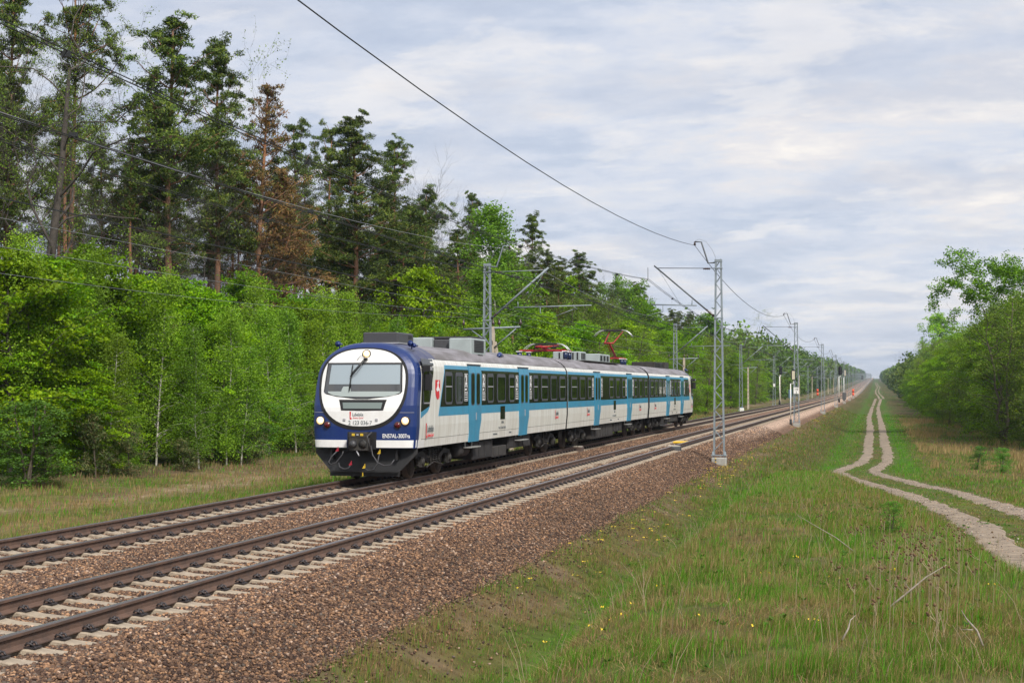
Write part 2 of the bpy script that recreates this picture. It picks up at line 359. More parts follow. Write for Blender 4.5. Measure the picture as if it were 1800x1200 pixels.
sv = nn(t, 'ShaderNodeSeparateColor'); t.links.new(v_.outputs['Color'], sv.inputs[0])
st_ = ramp(t, sv.outputs[0], [(0, (.35, .33, .34)), (.35, (.75, .66, .62)), (.7, (1.25, 1.1, 1.0)), (1, (2.0, 1.75, 1.55))])
t.links.new(mixc(t, 1.0, a_.outputs['Color'], st_, 'MULTIPLY'), p_.inputs['Base Color'])
b_ = nn(t, 'ShaderNodeBump'); b_.invert = True; b_.inputs['Strength'].default_value = .9; b_.inputs['Distance'].default_value = .03
t.links.new(v_.outputs['Distance'], b_.inputs['Height']); t.links.new(b_.outputs[0], p_.inputs['Normal']); t.links.new(p_.outputs[0], o_.inputs[0])
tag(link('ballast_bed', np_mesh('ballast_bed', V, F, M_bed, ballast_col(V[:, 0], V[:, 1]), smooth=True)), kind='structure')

# loose stones, real ones, on the near part of the bed
def stone_proto(seed):
    r = np.random.default_rng(seed); import bmesh
    bm = bmesh.new()
    for k in range(12):
        d = r.normal(size=3); d /= np.linalg.norm(d); d *= r.uniform(.75, 1.1); bm.verts.new((d[0], d[1] * r.uniform(.7, 1), d[2] * .7))
    bmesh.ops.convex_hull(bm, input=bm.verts); bmesh.ops.delete(bm, geom=[v for v in bm.verts if not v.link_faces], context='VERTS')
    bm.verts.index_update(); bmesh.ops.triangulate(bm, faces=bm.faces[:])
    V = np.array([v.co[:] for v in bm.verts]); F = np.array([[v.index for v in f.verts] for f in bm.faces]); bm.free(); return V, F
protos = [stone_proto(s) for s in range(14)]
def in_view(X, Y, Z, mx=160, my=160):
    P = np.stack([X, Y, Z], 1) - CAMP; d = P @ FW; u = FOC * (P @ RT) / d; v = FOC * (P @ UPV) / d
    return (d > 3) & (np.abs(u) < 900 + mx) & (v > -600 - my) & (v < 600 + my)
SLEEP_Y0, SLEEP_DY = 11.0, 0.6
def stones(X, Y, size, rg, zf=None, cf=None):
    zf = zf or bed_z; Z = zf(X, Y) ; keep = in_view(X, Y, Z)
    X, Y, Z, size = X[keep], Y[keep], Z[keep], size[keep]
    on = np.zeros(len(X), bool)
    for T in (T1, T2):            # keep the sleepers' tops clear
        ph = np.abs(((Y - SLEEP_Y0 - (0.25 if T == T2 else 0)) / SLEEP_DY + .5) % 1 - .5) * SLEEP_DY
        on |= (np.abs(X - T) < 1.27) & (ph < .13)
    for rx in RAILX: on |= np.abs(X - rx) < .09
    on &= rg.random(len(X)) > .01
    X, Y, Z, size = X[~on], Y[~on], Z[~on], size[~on]
    Vs = []; Fs = []; Cs = []; base = 0; pid = rg.integers(0, len(protos), len(X)); bc = (cf or ballast_col)(X, Y)
    tint = rg.choice(7, len(X), p=[.25, .22, .2, .13, .1, .07, .03])
    TT = np.array([[.30, .27, .30], [.55, .48, .46], [.85, .76, .70], [1.35, 1.12, .90], [1.8, 1.55, 1.25], [.65, .75, .85], [2.2, 2.3, 2.4]])
    for k, (pv, pf) in enumerate(protos):
        m = pid == k; n = m.sum()
        if n == 0: continue
        q = rg.normal(size=(n, 4)); q /= np.linalg.norm(q, axis=1, keepdims=True); a, b, c, d = q.T
        Rm = np.stack([1 - 2 * (c * c + d * d), 2 * (b * c - a * d), 2 * (b * d + a * c), 2 * (b * c + a * d), 1 - 2 * (b * b + d * d), 2 * (c * d - a * b), 2 * (b * d - a * c), 2 * (c * d + a * b), 1 - 2 * (b * b + c * c)], 1).reshape(n, 3, 3)
        W = np.einsum('nij,vj->nvi', Rm, pv) * size[m][:, None, None]; W[:, :, 2] *= .8
        W += np.stack([X[m], Y[m], Z[m] + size[m] * .25], 1)[:, None, :]
        Vs.append(W.reshape(-1, 3)); Fs.append((pf[None] + (np.arange(n) * len(pv))[:, None, None]).reshape(-1, 3) + base)
        base += n * len(pv)
        cc = bc[m] * TT[tint[m]] * rg.uniform(.8, 1.2, (n, 1)) * 1.15; Cs.append(np.repeat(cc, len(pv), 0))
    return np.concatenate(Vs), np.concatenate(Fs), np.concatenate(Cs)
M_stone = mat('stone', attr='Col', rough=.85, spec=.25, var=.25, vscale=40)
def scatter(n, x0, x1, y0, y1, s0, s1, pw=1.0):
    u = rng.random(n); Y = (y0 ** (1 - pw) + u * (y1 ** (1 - pw) - y0 ** (1 - pw))) ** (1 / (1 - pw)) if pw != 1 else y0 * (y1 / y0) ** u
    return rng.uniform(x0, x1, n), Y, rng.uniform(s0, s1, n) * (1 + np.clip(Y - 45, 0, 80) * .006)
X_, Y_, S_ = scatter(350000, -15.1, -6.0, 12, 110, .016, .040)
V, F, C = stones(X_, Y_, S_, rng)
X2, Y2, S2 = scatter(26000, -6.5, -4.6, 13, 70, .013, .034)   # strays rolled down into the grass
keep = rng.random(len(X2)) < np.exp(-(X2 + 6.3) / .42); gs_ = lambda X, Y: ground_z(X, Y) + .01
V2, F2, C2 = stones(X2[keep], Y2[keep], S2[keep], rng, gs_); F = np.concatenate([F, F2 + len(V)]); V = np.concatenate([V, V2]); C = np.concatenate([C, C2])
tag(link('ballast_stones', np_mesh('ballast_stones', V, F, M_stone, C)), 'crushed rusty brown stone ballast piled around the rails', 'ballast', kind='stuff')

# ------------------------------------------------------------------ rails
M_rail = mat('rail_steel_side', (.14, .082, .058), .8, 0, col2=(.085, .055, .043), vscale=3, bump=.3, bscale=60)
M_railtop = mat('rail_running_face', (.42, .43, .45), .28, .9)
M_railtop2 = mat('rail_head_edge', (.13, .11, .105), .4, .4)
prof = [(-.075, -.172), (.075, -.172), (.075, -.160), (.02, -.146), (.009, -.13), (.009, -.055), (.036, -.042), (.037, -.012), (.028, -.002), (.014, 0.0), (-.014, 0.0), (-.028, -.002), (-.037, -.012), (-.036, -.042), (-.009, -.055), (-.009, -.13), (-.02, -.146), (-.075, -.160)]
ry = np.unique(np.concatenate([np.array([-60.0, 0, 10]), np.arange(10, 300, 10), np.geomspace(300, 3500, 60)]))
def rail(x, label):
    m = MB(); n = len(prof)
    V = [(a, y, b + float(rise(y))) for y in ry for a, b in prof]
    for k in range(n):
        F = [(i * n + k, (i + 1) * n + k, (i + 1) * n + (k + 1) % n, i * n + (k + 1) % n) for i in range(len(ry) - 1)]
        mi = 1 if k in (9,) else (2 if k in (7, 8, 10, 11) else 0)
        if k == 0: m.add(V, F, mi)
        else:
            for f in F: m.f.append(list(f)); m.m.append(mi); m.sm.append(False)
    o = m.build('rail', [M_rail, M_railtop, M_railtop2]); o.location = (x, 0, 0)
    return tag(o, label, 'rail', 'running rails of the two tracks')
rail(RAILX[0], 'rail of the empty track on the side next to the ballast slope')
rail(RAILX[1], 'inner rail of the empty track, next to the strip between tracks')
rail(RAILX[2], 'rail under the visible side of the train, nearer the empty track')
rail(RAILX[3], 'rail at the grass verge under the hidden side of the train')

# ------------------------------------------------------------------ sleepers with fastenings
M_conc = mat('sleeper_concrete', (.40, .33, .245), .9, col2=(.29, .235, .175), vscale=9, bump=.5, bscale=70, objvar=.12)
M_clip = mat('fastening_steel', (.055, .048, .05), .5, .5)
def sleeper_mesh():
    m = MB(); st = [(-1.25, -.02), (-1.2, .0), (-1.0, .015), (-.85, .035), (-.62, .035), (-.4, .0), (0, -.03), (.4, .0), (.62, .035), (.85, .035), (1.0, .015), (1.2, .0), (1.25, -.02)]
    V = []
    for x, z in st:
        V += [(x, -.15, -.2), (x, -.125, z - .012), (x, -.10, z), (x, .10, z), (x, .125, z - .012), (x, .15, -.2)]
    F = [(i * 6 + k, i * 6 + k + 1, (i + 1) * 6 + k + 1, (i + 1) * 6 + k) for i in range(len(st) - 1) for k in range(5)]
    F += [(0, 5, 4, 3, 2, 1), tuple((len(st) - 1) * 6 + k for k in range(6))]
    m.add(V, [tuple(reversed(f)) for f in F], 0); return m
sl_o = sleeper_mesh().build('sleeper', M_conc); SLME = sl_o.data
def clip_mesh(s):                 # ribbed plate, coiled clip and its bolt on one side of a rail
    m = MB(); m.box((s * .13, 0, .008), (.13, .15, .016))
    m.tube([(s * .115, 0, .01), (s * .115, 0, .075)], .016, 6); m.tube([(s * .115, 0, .05), (s * .115, 0, .066)], .03, 6)
    m.tube([(s * .075, -.055, .03), (s * .09, -.05, .055), (s * .13, -.05, .05), (s * .16, -.035, .02)], .013, 5)
    m.tube([(s * .075, .055, .03), (s * .09, .05, .055), (s * .13, .05, .05), (s * .16, .035, .02)], .013, 5)
    return m
cm = [clip_mesh(s).build('fastening', M_clip) for s in (-1, 1)]
cme = [c.data for c in cm]
for c in cm: bpy.data.objects.remove(c)
SZ = -.172 - .035 + .0
first = True
for T, dy, lab in ((T1, 0.0, 'pale concrete sleeper of the empty track, set in brown ballast'), (T2, .25, 'concrete sleeper of the track that carries the train')):
    n = 150 if T == T1 else 135
    for k in range(n):
        y = SLEEP_Y0 + dy + k * SLEEP_DY
        o = sl_o if first else sl_o.copy()
        if not first: COL.objects.link(o)
        first = False
        o.location = (T, y, SZ + random.Random(k).uniform(-.004, .004)); o.rotation_euler = (0, 0, random.Random(k + 99).uniform(-.008, .008))
        tag(o, lab, 'sleeper', 'sleepers of the empty track' if T == T1 else 'sleepers under the train')
        o2 = o
        if y < 60:
            for rx in (-.74, .74):
                for s in (0, 1):
                    if T == T2 and y > 42: continue
                    f = link('fastening', cme[s], o2, (rx, 0, .035))
# sleepers and fastenings too far away to count
m = MB()
for T, y0 in ((T1, SLEEP_Y0 + 150 * .6), (T2, SLEEP_Y0 + .25 + 135 * .6)):
    y = y0
    while y < 900:
        z = float(rise(y)); m.box((T, y, z + SZ - .09), (2.5, .22, .2)); y += .6
tag(m.build('far_sleepers', M_conc), 'concrete sleepers of both tracks far down the line', 'sleepers', kind='stuff')
m = MB()
for T, y0 in ((T1, 60.5), (T2, 42.2)):
    y = SLEEP_Y0 + (0 if T == T1 else .25)
    while y < 300:
        if y > y0:
            for rx in (-.74, .74):
                m.box((T + rx + .115, y, float(rise(y)) - .125), (.08, .12, .07))
        y += .6
tag(m.build('far_fastenings', M_clip), 'dark rail fastenings of both tracks further down the line', 'rail fastenings', kind='stuff')

# ------------------------------------------------------------------ dirt track: two wheel ruts
RUTA = [(1791, 991), (1740, 940), (1680, 904), (1620, 880), (1569, 862), (1515, 847), (1478, 833), (1472, 829), (1485, 823), (1512, 815), (1525, 802), (1527, 775), (1530, 754), (1527, 736), (1533, 715)]
RUTB = [(1815, 909), (1740, 883), (1680, 865), (1620, 853), (1575, 841), (1540, 832), (1536, 826), (1548, 820), (1560, 812), (1561, 799), (1554, 775), (1551, 754), (1545, 730), (1543, 715)]
def rut_line(pts, dx):
    P = [on_ground(*p)[:2] for p in pts]
    Q = [P[0]]
    for p in P[1:]:
        if p[1] > Q[-1][1] + .8: Q.append(p)
    P = np.array(Q); d = P[0] - P[2]; P = np.vstack([P[0] + d * 3, P[0] + d * 1.2, P])
    L = P[-1]; ext = [(dx + .9 * math.sin(y * .013) * (1 - 0), y) for y in (520, 620, 760, 900, 1100, 1400, 1800)]
    P = np.vstack([P, ext]); t = P[:, 1]
    yy = np.concatenate([np.arange(max(t[0], 6), 120, .3), np.geomspace(120, 1800, 160)])
    x = np.interp(yy, t, P[:, 0]); k = np.ones(9) / 9; xp = np.convolve(np.pad(x, 4, 'edge'), k, 'valid'); return np.stack([xp, yy], 1)
rA, rB = rut_line(RUTA, .2), rut_line(RUTB, 1.7)
def rut_mesh(P):
    nw = 9; d = np.gradient(P, axis=0); d /= np.linalg.norm(d, axis=1, keepdims=True); nrm = np.stack([d[:, 1], -d[:, 0]], 1)
    wd = .35 + .2 * (fbm(P[:, 0] * 3, P[:, 1] * .7, 91) - .5); Vs = []
    for i in range(nw):
        u = -1 + 2 * i / (nw - 1); edge = .34 * (fbm(P[:, 0] * 0 + (9 if u > 0 else 1), P[:, 1] * 1.1, 93) - .5) * abs(u)
        q = P + nrm * (u * wd + edge)[:, None]; z = ground_z(q[:, 0], q[:, 1]) + .018 - .03 * (abs(u) > .99) - .02 * (1 - u * u) + .02 * (1 - u * u)
        Vs.append(np.stack([q[:, 0], q[:, 1], z + .012], 1))
    V = np.stack(Vs, 1).reshape(-1, 3); n = len(P)
    ii = (np.arange(n - 1)[:, None] * nw + np.arange(nw - 1)[None, :]).ravel(); return V, np.stack([ii, ii + 1, ii + nw + 1, ii + nw], 1)
M_rut = mat('rut_sand', (.33, .265, .20), .95, col2=(.19, .155, .12), vscale=3.1, bump=1.0, bscale=12, spec=.1)
VA, FA = rut_mesh(rA); VB, FB = rut_mesh(rB)
tag(link('dirt_path', np_mesh('dirt_path', np.vstack([VA, VB]), np.vstack([FA, FB + len(VA)]), M_rut, smooth=True)), kind='structure')
def rut_dist(X, Y):
    xa = np.interp(Y, rA[:, 1], rA[:, 0]); xb = np.interp(Y, rB[:, 1], rB[:, 0]); return np.minimum(np.abs(X - xa), np.abs(X - xb)), xa, xb

pr_ = np.random.default_rng(12); Xp = []; Yp = []
for P in (rA, rB):
    k = pr_.integers(0, len(P), 6000); k = k[P[k, 1] < 95]; Xp.append(P[k, 0] + pr_.normal(0, .24, len(k))); Yp.append(P[k, 1] + pr_.uniform(-.2, .2, len(k)))
Xp, Yp = np.concatenate(Xp), np.concatenate(Yp); V, F, C = stones(Xp, Yp, pr_.uniform(.008, .03, len(Xp)) ** 1.0, pr_, lambda X, Y: ground_z(X, Y) + .02, lambda X, Y: np.tile(np.array([[.24, .20, .165]]), (len(X), 1)))
tag(link('path_pebbles', np_mesh('path_pebbles', V, F, M_stone, C)), 'small dark pebbles strewn in the wheel ruts', 'pebbles', kind='stuff')
# ------------------------------------------------------------------ grass blades
def blades(X, Y, H, W, col, lean=.5, rg=rng, seg=1):
    Z = ground_z(X, Y); keep = in_view(X, Y, Z); X, Y, Z, H, W, col = X[keep], Y[keep], Z[keep], H[keep], W[keep], col[keep]
    n = len(X); th = rg.uniform(0, 2 * np.pi, n); fa = th + rg.uniform(-.9, .9, n) + np.pi / 2
    ln = rg.uniform(.05, lean, n) * H; dx, dy = np.cos(fa) * ln + .1 * H, np.sin(fa) * ln * .8
    ux, uy = np.cos(th) * W / 2, np.sin(th) * W / 2
    B = np.stack([X, Y, Z - .02], 1); U = np.stack([ux, uy, 0 * ux], 1)
    mid = B + np.stack([dx * .35, dy * .35, H * .6], 1); tip = B + np.stack([dx, dy, H], 1)
    V = np.stack([B - U, B + U, mid + U * .7, mid - U * .7, tip], 1).reshape(-1, 3); i = np.arange(n)[:, None] * 5
    F = np.concatenate([i + np.array([[0, 1, 2]]), i + np.array([[0, 2, 3]]), i + np.array([[3, 2, 4]])])
    return V, F, np.repeat(col, 5, 0)
def grass_field(name, n, x0, x1, y0, y1, h0, h1, w0, w1, label, pw=1.0, rut=True, straw=.25, thin=1.0, mask=None):
    X, Y, _ = scatter(n, x0, x1, y0, y1, 1, 1.0001, pw)
    d, xa, xb = rut_dist(X, Y); b = bare(X, Y); clump = fbm(X * 3.1, Y * 3.1, 101)
    k = (rng.random(n) > b * .85) & (rng.random(n) < .25 + 1.3 * clump)
    if rut:
        k &= (d > .2 + .26 * rng.random(n)) | (rng.random(n) < .02)
    if mask is not None: k &= mask(X, Y)
    X, Y, d, xa, xb, clump = X[k], Y[k], d[k], xa[k], xb[k], clump[k]; n = len(X)
    mid = (X > xa) & (X < xb) & rut
    H = rng.uniform(h0, h1, n) * (.25 + 2.4 * clump ** 2) * np.where(mid | (d < .7), .45, 1); H *= 1 + .45 * (fbm(X * .4, Y * .4, 103) - .5)
    W = rng.uniform(w0, w1, n) * (Y / 12) ** .72
    c = grass_mix(X, Y) * rng.uniform(.65, 1.35, (n, 1)); s = (rng.random(n) < straw * (1 - .85 * lushness(X, Y))).reshape(-1, 1)
    c = np.where(s, STRAW * rng.uniform(.7, 1.2, (n, 1)), c); c = np.where((rng.random(n) < .16).reshape(-1, 1), LUSH * rng.uniform(.8, 1.5, (n, 1)), c)
    V, F, C = blades(X, Y, H, W, c)
    return tag(link(name, np_mesh(name, V, F, M_blade, C)), label, 'grass', kind='stuff')
M_blade = mat('grass_blade', attr='Col', rough=.7, trans=.3, spec=.2)
rightmask = lambda X, Y: rng.random(len(X)) < sst(-6.45, -5.6, X) * (1 - .9 * sst(14, 20, X))
grass_field('grass_mound', 620000, -6.4, 5.5, 7.5, 52, .045, .13, .0032, .006, 'long mixed grass with dry stalks on the mound beside the ballast', mask=rightmask, straw=.30, pw=1.4)
grass_field('grass_bank', 150000, -6.4, 12, 46, 260, .07, .18, .0045, .009, 'green grass on the embankment side and around the wheel ruts', mask=rightmask, straw=.22, pw=1.5)
grass_field('grass_meadow', 170000, -27, -15.0, 24, 240, .07, .2, .0045, .009, 'short patchy meadow between the tracks and the wood', rut=False, straw=.3, pw=1.3, mask=lambda X, Y: rng.random(len(X)) < 1 - sst(-15.6, -15.0, X))
# matted dead grass lying flat, and broad leaved weeds
X, Y, _ = scatter(90000, -6.0, 3.0, 7.5, 50, 1, 1.001, 1.5); k = (fbm(X * 1.3, Y * 1.3, 111) > .52) & (rut_dist(X, Y)[0] > .2); X, Y = X[k], Y[k]; n = len(X)
V, F, C = blades(X, Y, rng.uniform(.04, .09, n), rng.uniform(.004, .008, n) * (Y / 12) ** .6, STRAW * rng.uniform(.45, 1.25, (n, 1)), lean=3.2)
tag(link('matted_grass', np_mesh('matted_grass', V, F, M_blade, C)), 'flattened dead straw lying between the green grass of the mound', 'dead grass', kind='stuff')
wr_ = np.random.default_rng(9); n = 1100; Y = 8 + 34 * wr_.random(n) ** 1.5; X = wr_.uniform(-5.2, 2.6, n); k = fbm(X * .7, Y * .7, 113) > .5; X, Y = X[k], Y[k]; n = len(X); per = 11
a = wr_.uniform(0, 6.283, (n, per)); sz = (wr_.uniform(.012, .032, (n, 1)) * (1 + Y[:, None] / 60)) * wr_.uniform(.7, 1.2, (n, per)); el = wr_.uniform(.2, .9, (n, per))
D = np.stack([np.cos(a) * np.cos(el), np.sin(a) * np.cos(el), np.sin(el)], 2); Cn = np.stack([X, Y, ground_z(X, Y) + .03], 1)[:, None] + D * sz[:, :, None] * .7
V, F = cards(Cn.reshape(-1, 3), D.reshape(-1, 3), np.tile([[0, 0, 1.0]], (n * per, 1)) + wr_.normal(size=(n * per, 3)) * .3, sz.ravel() * 1.3, sz.ravel() * .6)
C = np.repeat(np.array([.07, .17, .02]) * wr_.uniform(.6, 1.4, (n * per, 1)), 4, 0)
tag(link('broadleaf_weeds', np_mesh('broadleaf_weeds', V, F, M_blade, C)), 'low broad leaved weeds among the grass of the mound', 'weeds', kind='stuff')
# dry reed-like grass in front of the wood on the path side
X, Y, _ = scatter(14000, 2.8, 10, 75, 220, 1, 1.0001); k = (fbm(X * .35, Y * .09, 107) > .54) & (rut_dist(X, Y)[0] > 1.2); X, Y = X[k], Y[k]; n = len(X)
V, F, C = blades(X, Y, rng.uniform(.25, .7, n), rng.uniform(.015, .035, n), STRAW * rng.uniform(.7, 1.3, (n, 1)))
tag(link('dry_reeds', np_mesh('dry_reeds', V, F, M_blade, C)), 'pale dry reeds in front of the wood beside the dirt path', 'dry grass', kind='stuff')
# long dry stems, brown seed heads and yellow flowers in the near grass
M_stem = mat('dry_stem', (.36, .28, .17), .8); M_seed = mat('seed_head', (.13, .075, .035), .9); M_yel = mat('yellow_petal', (.75, .52, .02), .6)
m = MB(); rd = random.Random(5)
def gz(x, y): return float(ground_z(np.array([x]), np.array([y]))[0])
for k in range(520):
    y = 8.5 + 30 * rd.random() ** 1.3; x = rd.uniform(-4.2, 2.0); z = gz(x, y); h = rd.uniform(.10, .38); a = rd.uniform(0, 6.28); l = rd.uniform(.1, .7) * h
    m.tube([(x, y, z), (x + l * .4 * math.cos(a), y + l * .4 * math.sin(a), z + h * .6), (x + l * math.cos(a), y + l * math.sin(a), z + h)], [.0022, .002, .001], 3, caps=False)
tag(m.build('dry_stems', M_stem), 'thin dry stalks standing above the grass of the mound', 'dry stalks', kind='stuff')
m = MB()
for k in range(60):
    q = px(rd.gauss(1610, 60), rd.gauss(1000, 55), Z=1.0); x, y = q[0], q[1]
    if not (8.5 < y < 17): continue
    z = gz(x, y); h = rd.uniform(.35, .55)
    m.tube([(x, y, z), (x + .02, y, z + h)], .002, 3, 0, caps=False)
    for j in range(rd.randint(2, 5)):
        c = (x + rd.uniform(-.05, .05), y + rd.uniform(-.05, .05), z + h + rd.uniform(-.06, .03)); m.tube([(x + .02, y, z + h - .08), c], .0015, 3, 0, caps=False)
        m.tube([(c[0], c[1], c[2] - .008), c, (c[0], c[1], c[2] + .01)], [.004, .011, .005], 5, 1)
tag(m.build('seed_heads', [M_stem, M_seed]), 'brown withered seed heads on thin stalks in the near grass', 'dried flowers', kind='stuff')
m = MB()
for k in range(210):
    r_ = rd.random()
    if r_ < .25: x, y, h = rd.uniform(-5.9, -4.9), rd.uniform(24, 62), .2
    elif r_ < .92: x, y, h = rd.gauss(-5.6, .35), rd.choice([57, 60, 72, 85, 118, 150, 175, 205, 240]) + rd.gauss(0, 3), .28
    else: x, y, h = rd.gauss(-.9, .7), rd.uniform(9, 15), .25
    z = gz(x, y) + h * rd.uniform(.7, 1.2); s = (.006 if y < 20 else .016) * (1 + y / 90)
    for j in range(3):
        a = rd.uniform(0, 6.28); cx, cy = x + rd.uniform(-.04, .04) * (1 + y / 40), y + rd.uniform(-.04, .04)
        m.add([(cx + s * math.cos(a + i * 1.257), cy + s * math.sin(a + i * 1.257), z + rd.uniform(-.01, .01)) for i in range(5)], [(0, 1, 2, 3, 4)], 0)
tag(m.build('yellow_flowers', M_yel), 'small yellow wildflowers dotted through the grass by the ballast', 'wildflowers', kind='stuff')
# two bare sticks lying in the grass
M_stick = mat('grey_twig', (.36, .31, .26), .8, col2=(.22, .18, .14), vscale=20)
def stick(pa, pb, hz, r, label, fork=None):
    A = on_ground(*pa); B = px(*pb, Y=A[1] + hz[1]); A[2] += .02
    o = empty('dead_branch', A); tag(o, label, 'stick'); m = MB()
    B = Vector(B) - Vector(A); m.tube([(0, 0, 0), B * .35 + Vector((0.01, 0, .02)), B * .7 + Vector((-.01, 0, .015)), B], [r, r * .85, r * .6, r * .25], 6)
    if fork: f = Vector(fork); m.tube([B * .45, B * .45 + f * .5, B * .45 + f], [r * .5, r * .35, r * .2], 5)
    m.build('stem', M_stick, o)
stick((1552, 1081), (1664, 992), (0, .1), .009, 'pale bare stick leaning up out of the grass, the longest one near the path edge', (-.06, .02, .07))
stick((1728, 1140), (1690, 1072), (0, .1), .008, 'short grey stick with a bent end in the grass below the path', (-.08, 0, .0))
stick((1480, 1130), (1505, 1080), (0, .1), .007, 'small dark twig lying in brown grass at the foot of the mound')
stick((1503, 973), (1402, 905), (0, -.1), .006, 'thin light straw coloured stalk bent over the grass on the mound', (.05, .02, -.09))

# ------------------------------------------------------------------ lattice masts with cantilevers
M_galv = mat('galvanised_steel', (.27, .31, .34), .6, .25, col2=(.20, .235, .26), vscale=5)
M_tubed = mat('dark_tube', (.10, .11, .12), .5, .4)
M_ins = mat('insulator', (.05, .03, .03), .3)
M_found = mat('foundation_concrete', (.40, .39, .36), .9, col2=(.28, .27, .24), vscale=6, bump=.3)
M_wire = mat('wire', (.018, .021, .023), .8)
M_wire2 = mat('wire_aluminium', (.20, .21, .22), .7)
M_red = mat('orange_wrap', (.80, .11, .05), .7); M_black = mat('black_paint', (.012, .012, .014), .5)
M_white = mat('white_paint', (.78, .78, .75), .5); M_yelp = mat('yellow_paint', (.75, .48, .03), .5)
MH = 7.75
def mast_parts(root, s, long_reg=False):
    """s = +1: arm reaches to -x (mast beside the near track); s = -1: mirrored"""
    def half(z): return .205 - .10 * (z + .3) / (MH + .3)
    for sd in (-1, 1):
        m = MB(); V = []
        for z in (-.28, MH):
            c = sd * half(z)
            V += [(c - .034, -.08, z), (c + .034, -.08, z), (c + .034, .08, z), (c - .034, .08, z)]
        m.add(V, [(0, 1, 5, 4), (1, 2, 6, 5), (2, 3, 7, 6), (3, 0, 4, 7), (4, 5, 6, 7)], 0)
        m.build('leg', M_galv, root)
    m = MB(); z = -.1; k = 0
    while z < MH - .3:
        st = .42 - .012 * z
        a, b = half(z), half(z + st)
        x0, x1 = (-a, b) if k % 2 == 0 else (a, -b)
        for y in (-.085, .085): m.tube([(x0, y, z), (x1, y, z + st)], .018, 4, smooth=False)
        z += st; k += 1
    m.box((0, 0, MH - .06), (.30, .2, .1)); m.box((0, 0, 5.33), (.36, .22, .05)); m.box((0, 0, 7.38), (.32, .22, .05))
    m.build('lacing', M_galv, root)
    m = MB(); m.box((0, 0, -.30), (.62, .42, .03)); m.box((-.24, 0, -.22), (.1, .26, .16), taper=.6); m.box((.24, 0, -.22), (.1, .26, .16), taper=.6)
    for x in (-.24, .24):
        for y in (-.15, .15): m.tube([(x, y, -.42), (x, y, -.24)], .02, 6)
    m.build('base_plate', M_galv, root)
    m = MB(); m.bbox((0, 0, -.70), (.60, .50, .64), .03); m.build('foundation', M_found, root)
    m = MB(); P = lambda x, z, y=0: (-s * x, y, z)
    # horn with its wire carrier and guard wire
    m.tube([P(.1, 7.62), P(.42, 7.60), P(.70, 8.48), P(.97, 8.49)], [.035, .035, .032, .028], 6)
    m.build('horn', M_tubed if s > 0 else M_galv, root)
    m = MB(); m.tube([P(.10, 7.78), P(.25, 8.15), P(.5, 8.48), P(.8, 8.6), P(.97, 8.5)], .008, 4); m.build('bond_wire', M_wire2, root)
    m = MB(); m.tube([P(.97, 8.5), P(.97, 8.34)], [.03, .05], 6); m.build('insulator', M_ins, root); m = MB(); m.tube([P(.34, 7.37), P(.38, 7.37), P(.42, 7.37), P(.46, 7.37), P(.5, 7.37), P(.54, 7.37), P(.58, 7.37), P(.62, 7.37)], [.02, .055, .02, .055, .02, .055, .02, .05], 8)
    m.build('insulator', M_ins, root); m = MB(); m.tube([P(.20, 5.42), P(.28, 5.49), P(.36, 5.56), P(.44, 5.63), P(.5, 5.68)], [.06, .035, .06, .035, .05], 8)
    m.build('insulator', M_ins, root)
    m = MB(); m.tube([P(.12, 5.35), P(2.66, 7.53)], .034 if s > 0 else .045, 8); m.tube([P(.12, 7.38), P(2.58, 7.43)], .016, 6)
    m.build('cantilever_arm', M_tubed if s > 0 else M_galv, root)
    m = MB(); x1 = 4.5 if long_reg else 2.78; x0 = .9 if not long_reg else 1.15
    m.tube([P(x0, 5.86), P(x1, 5.92)], .026, 6); m.tube([P(x0 + .2, 5.86), P(x0 + .18, 6.1)], .02, 5)
    m.tube([P(2.3, 5.88), P(2.3, 5.62), P(2.35, 5.6)], .018, 5); m.tube([P(2.3 if s > 0 else 3.7, 5.62 if s > 0 else 5.75), P(2.94, 5.47)], .013, 5)
    if long_reg: m.tube([P(3.7, 5.9), P(3.9, 5.75), P(3.7, 5.75)], .015, 5)
    m.tube([P(2.5, 7.4), P(1.55, 5.88)], .009, 4)
    m.build('registration_arm', M_galv, root)
def mast(x, y, s, label, grp, proto=None):
    z = float(rise(y))
    if proto is None:
        o = empty('catenary_mast', (x, y, z)); mast_parts(o, s, long_reg=(s < 0))
    else:
        o = copy_tree(proto); o.location = (x, y, z)
    return tag(o, label, 'mast', grp)
MASTY = [65.2 + 64.6 * k for k in range(34)]
GN, GF = 'lattice masts beside the empty track', 'lattice masts beside the wood'
labN = ['tall lattice mast on a concrete block, standing clear between train and dirt path', 'second lattice mast along the ballast slope, carrying a white number plate', 'third lattice mast on the ballast edge, before the pair of railway signals', 'fourth lattice mast on the ballast edge, directly behind the black signal head', 'fifth lattice mast on the ballast edge, just past the pale backed signal', 'sixth lattice mast on the ballast edge, thin and plain', 'seventh lattice mast on the ballast edge, wrapped in orange at its foot']
labF = ['lattice mast behind the front half of the train, arm reaching over its roof', 'lattice mast rising behind the rear of the train beside a concrete pole', 'lattice mast in front of the wood, first clear one past the train', 'second lattice mast past the train, with a small plate, beside a signal', 'third lattice mast past the train, thin and plain before the trees', 'fourth lattice mast past the train, plain before the trees', 'lattice mast before the wood wrapped in orange at its foot']
pN = pF = None
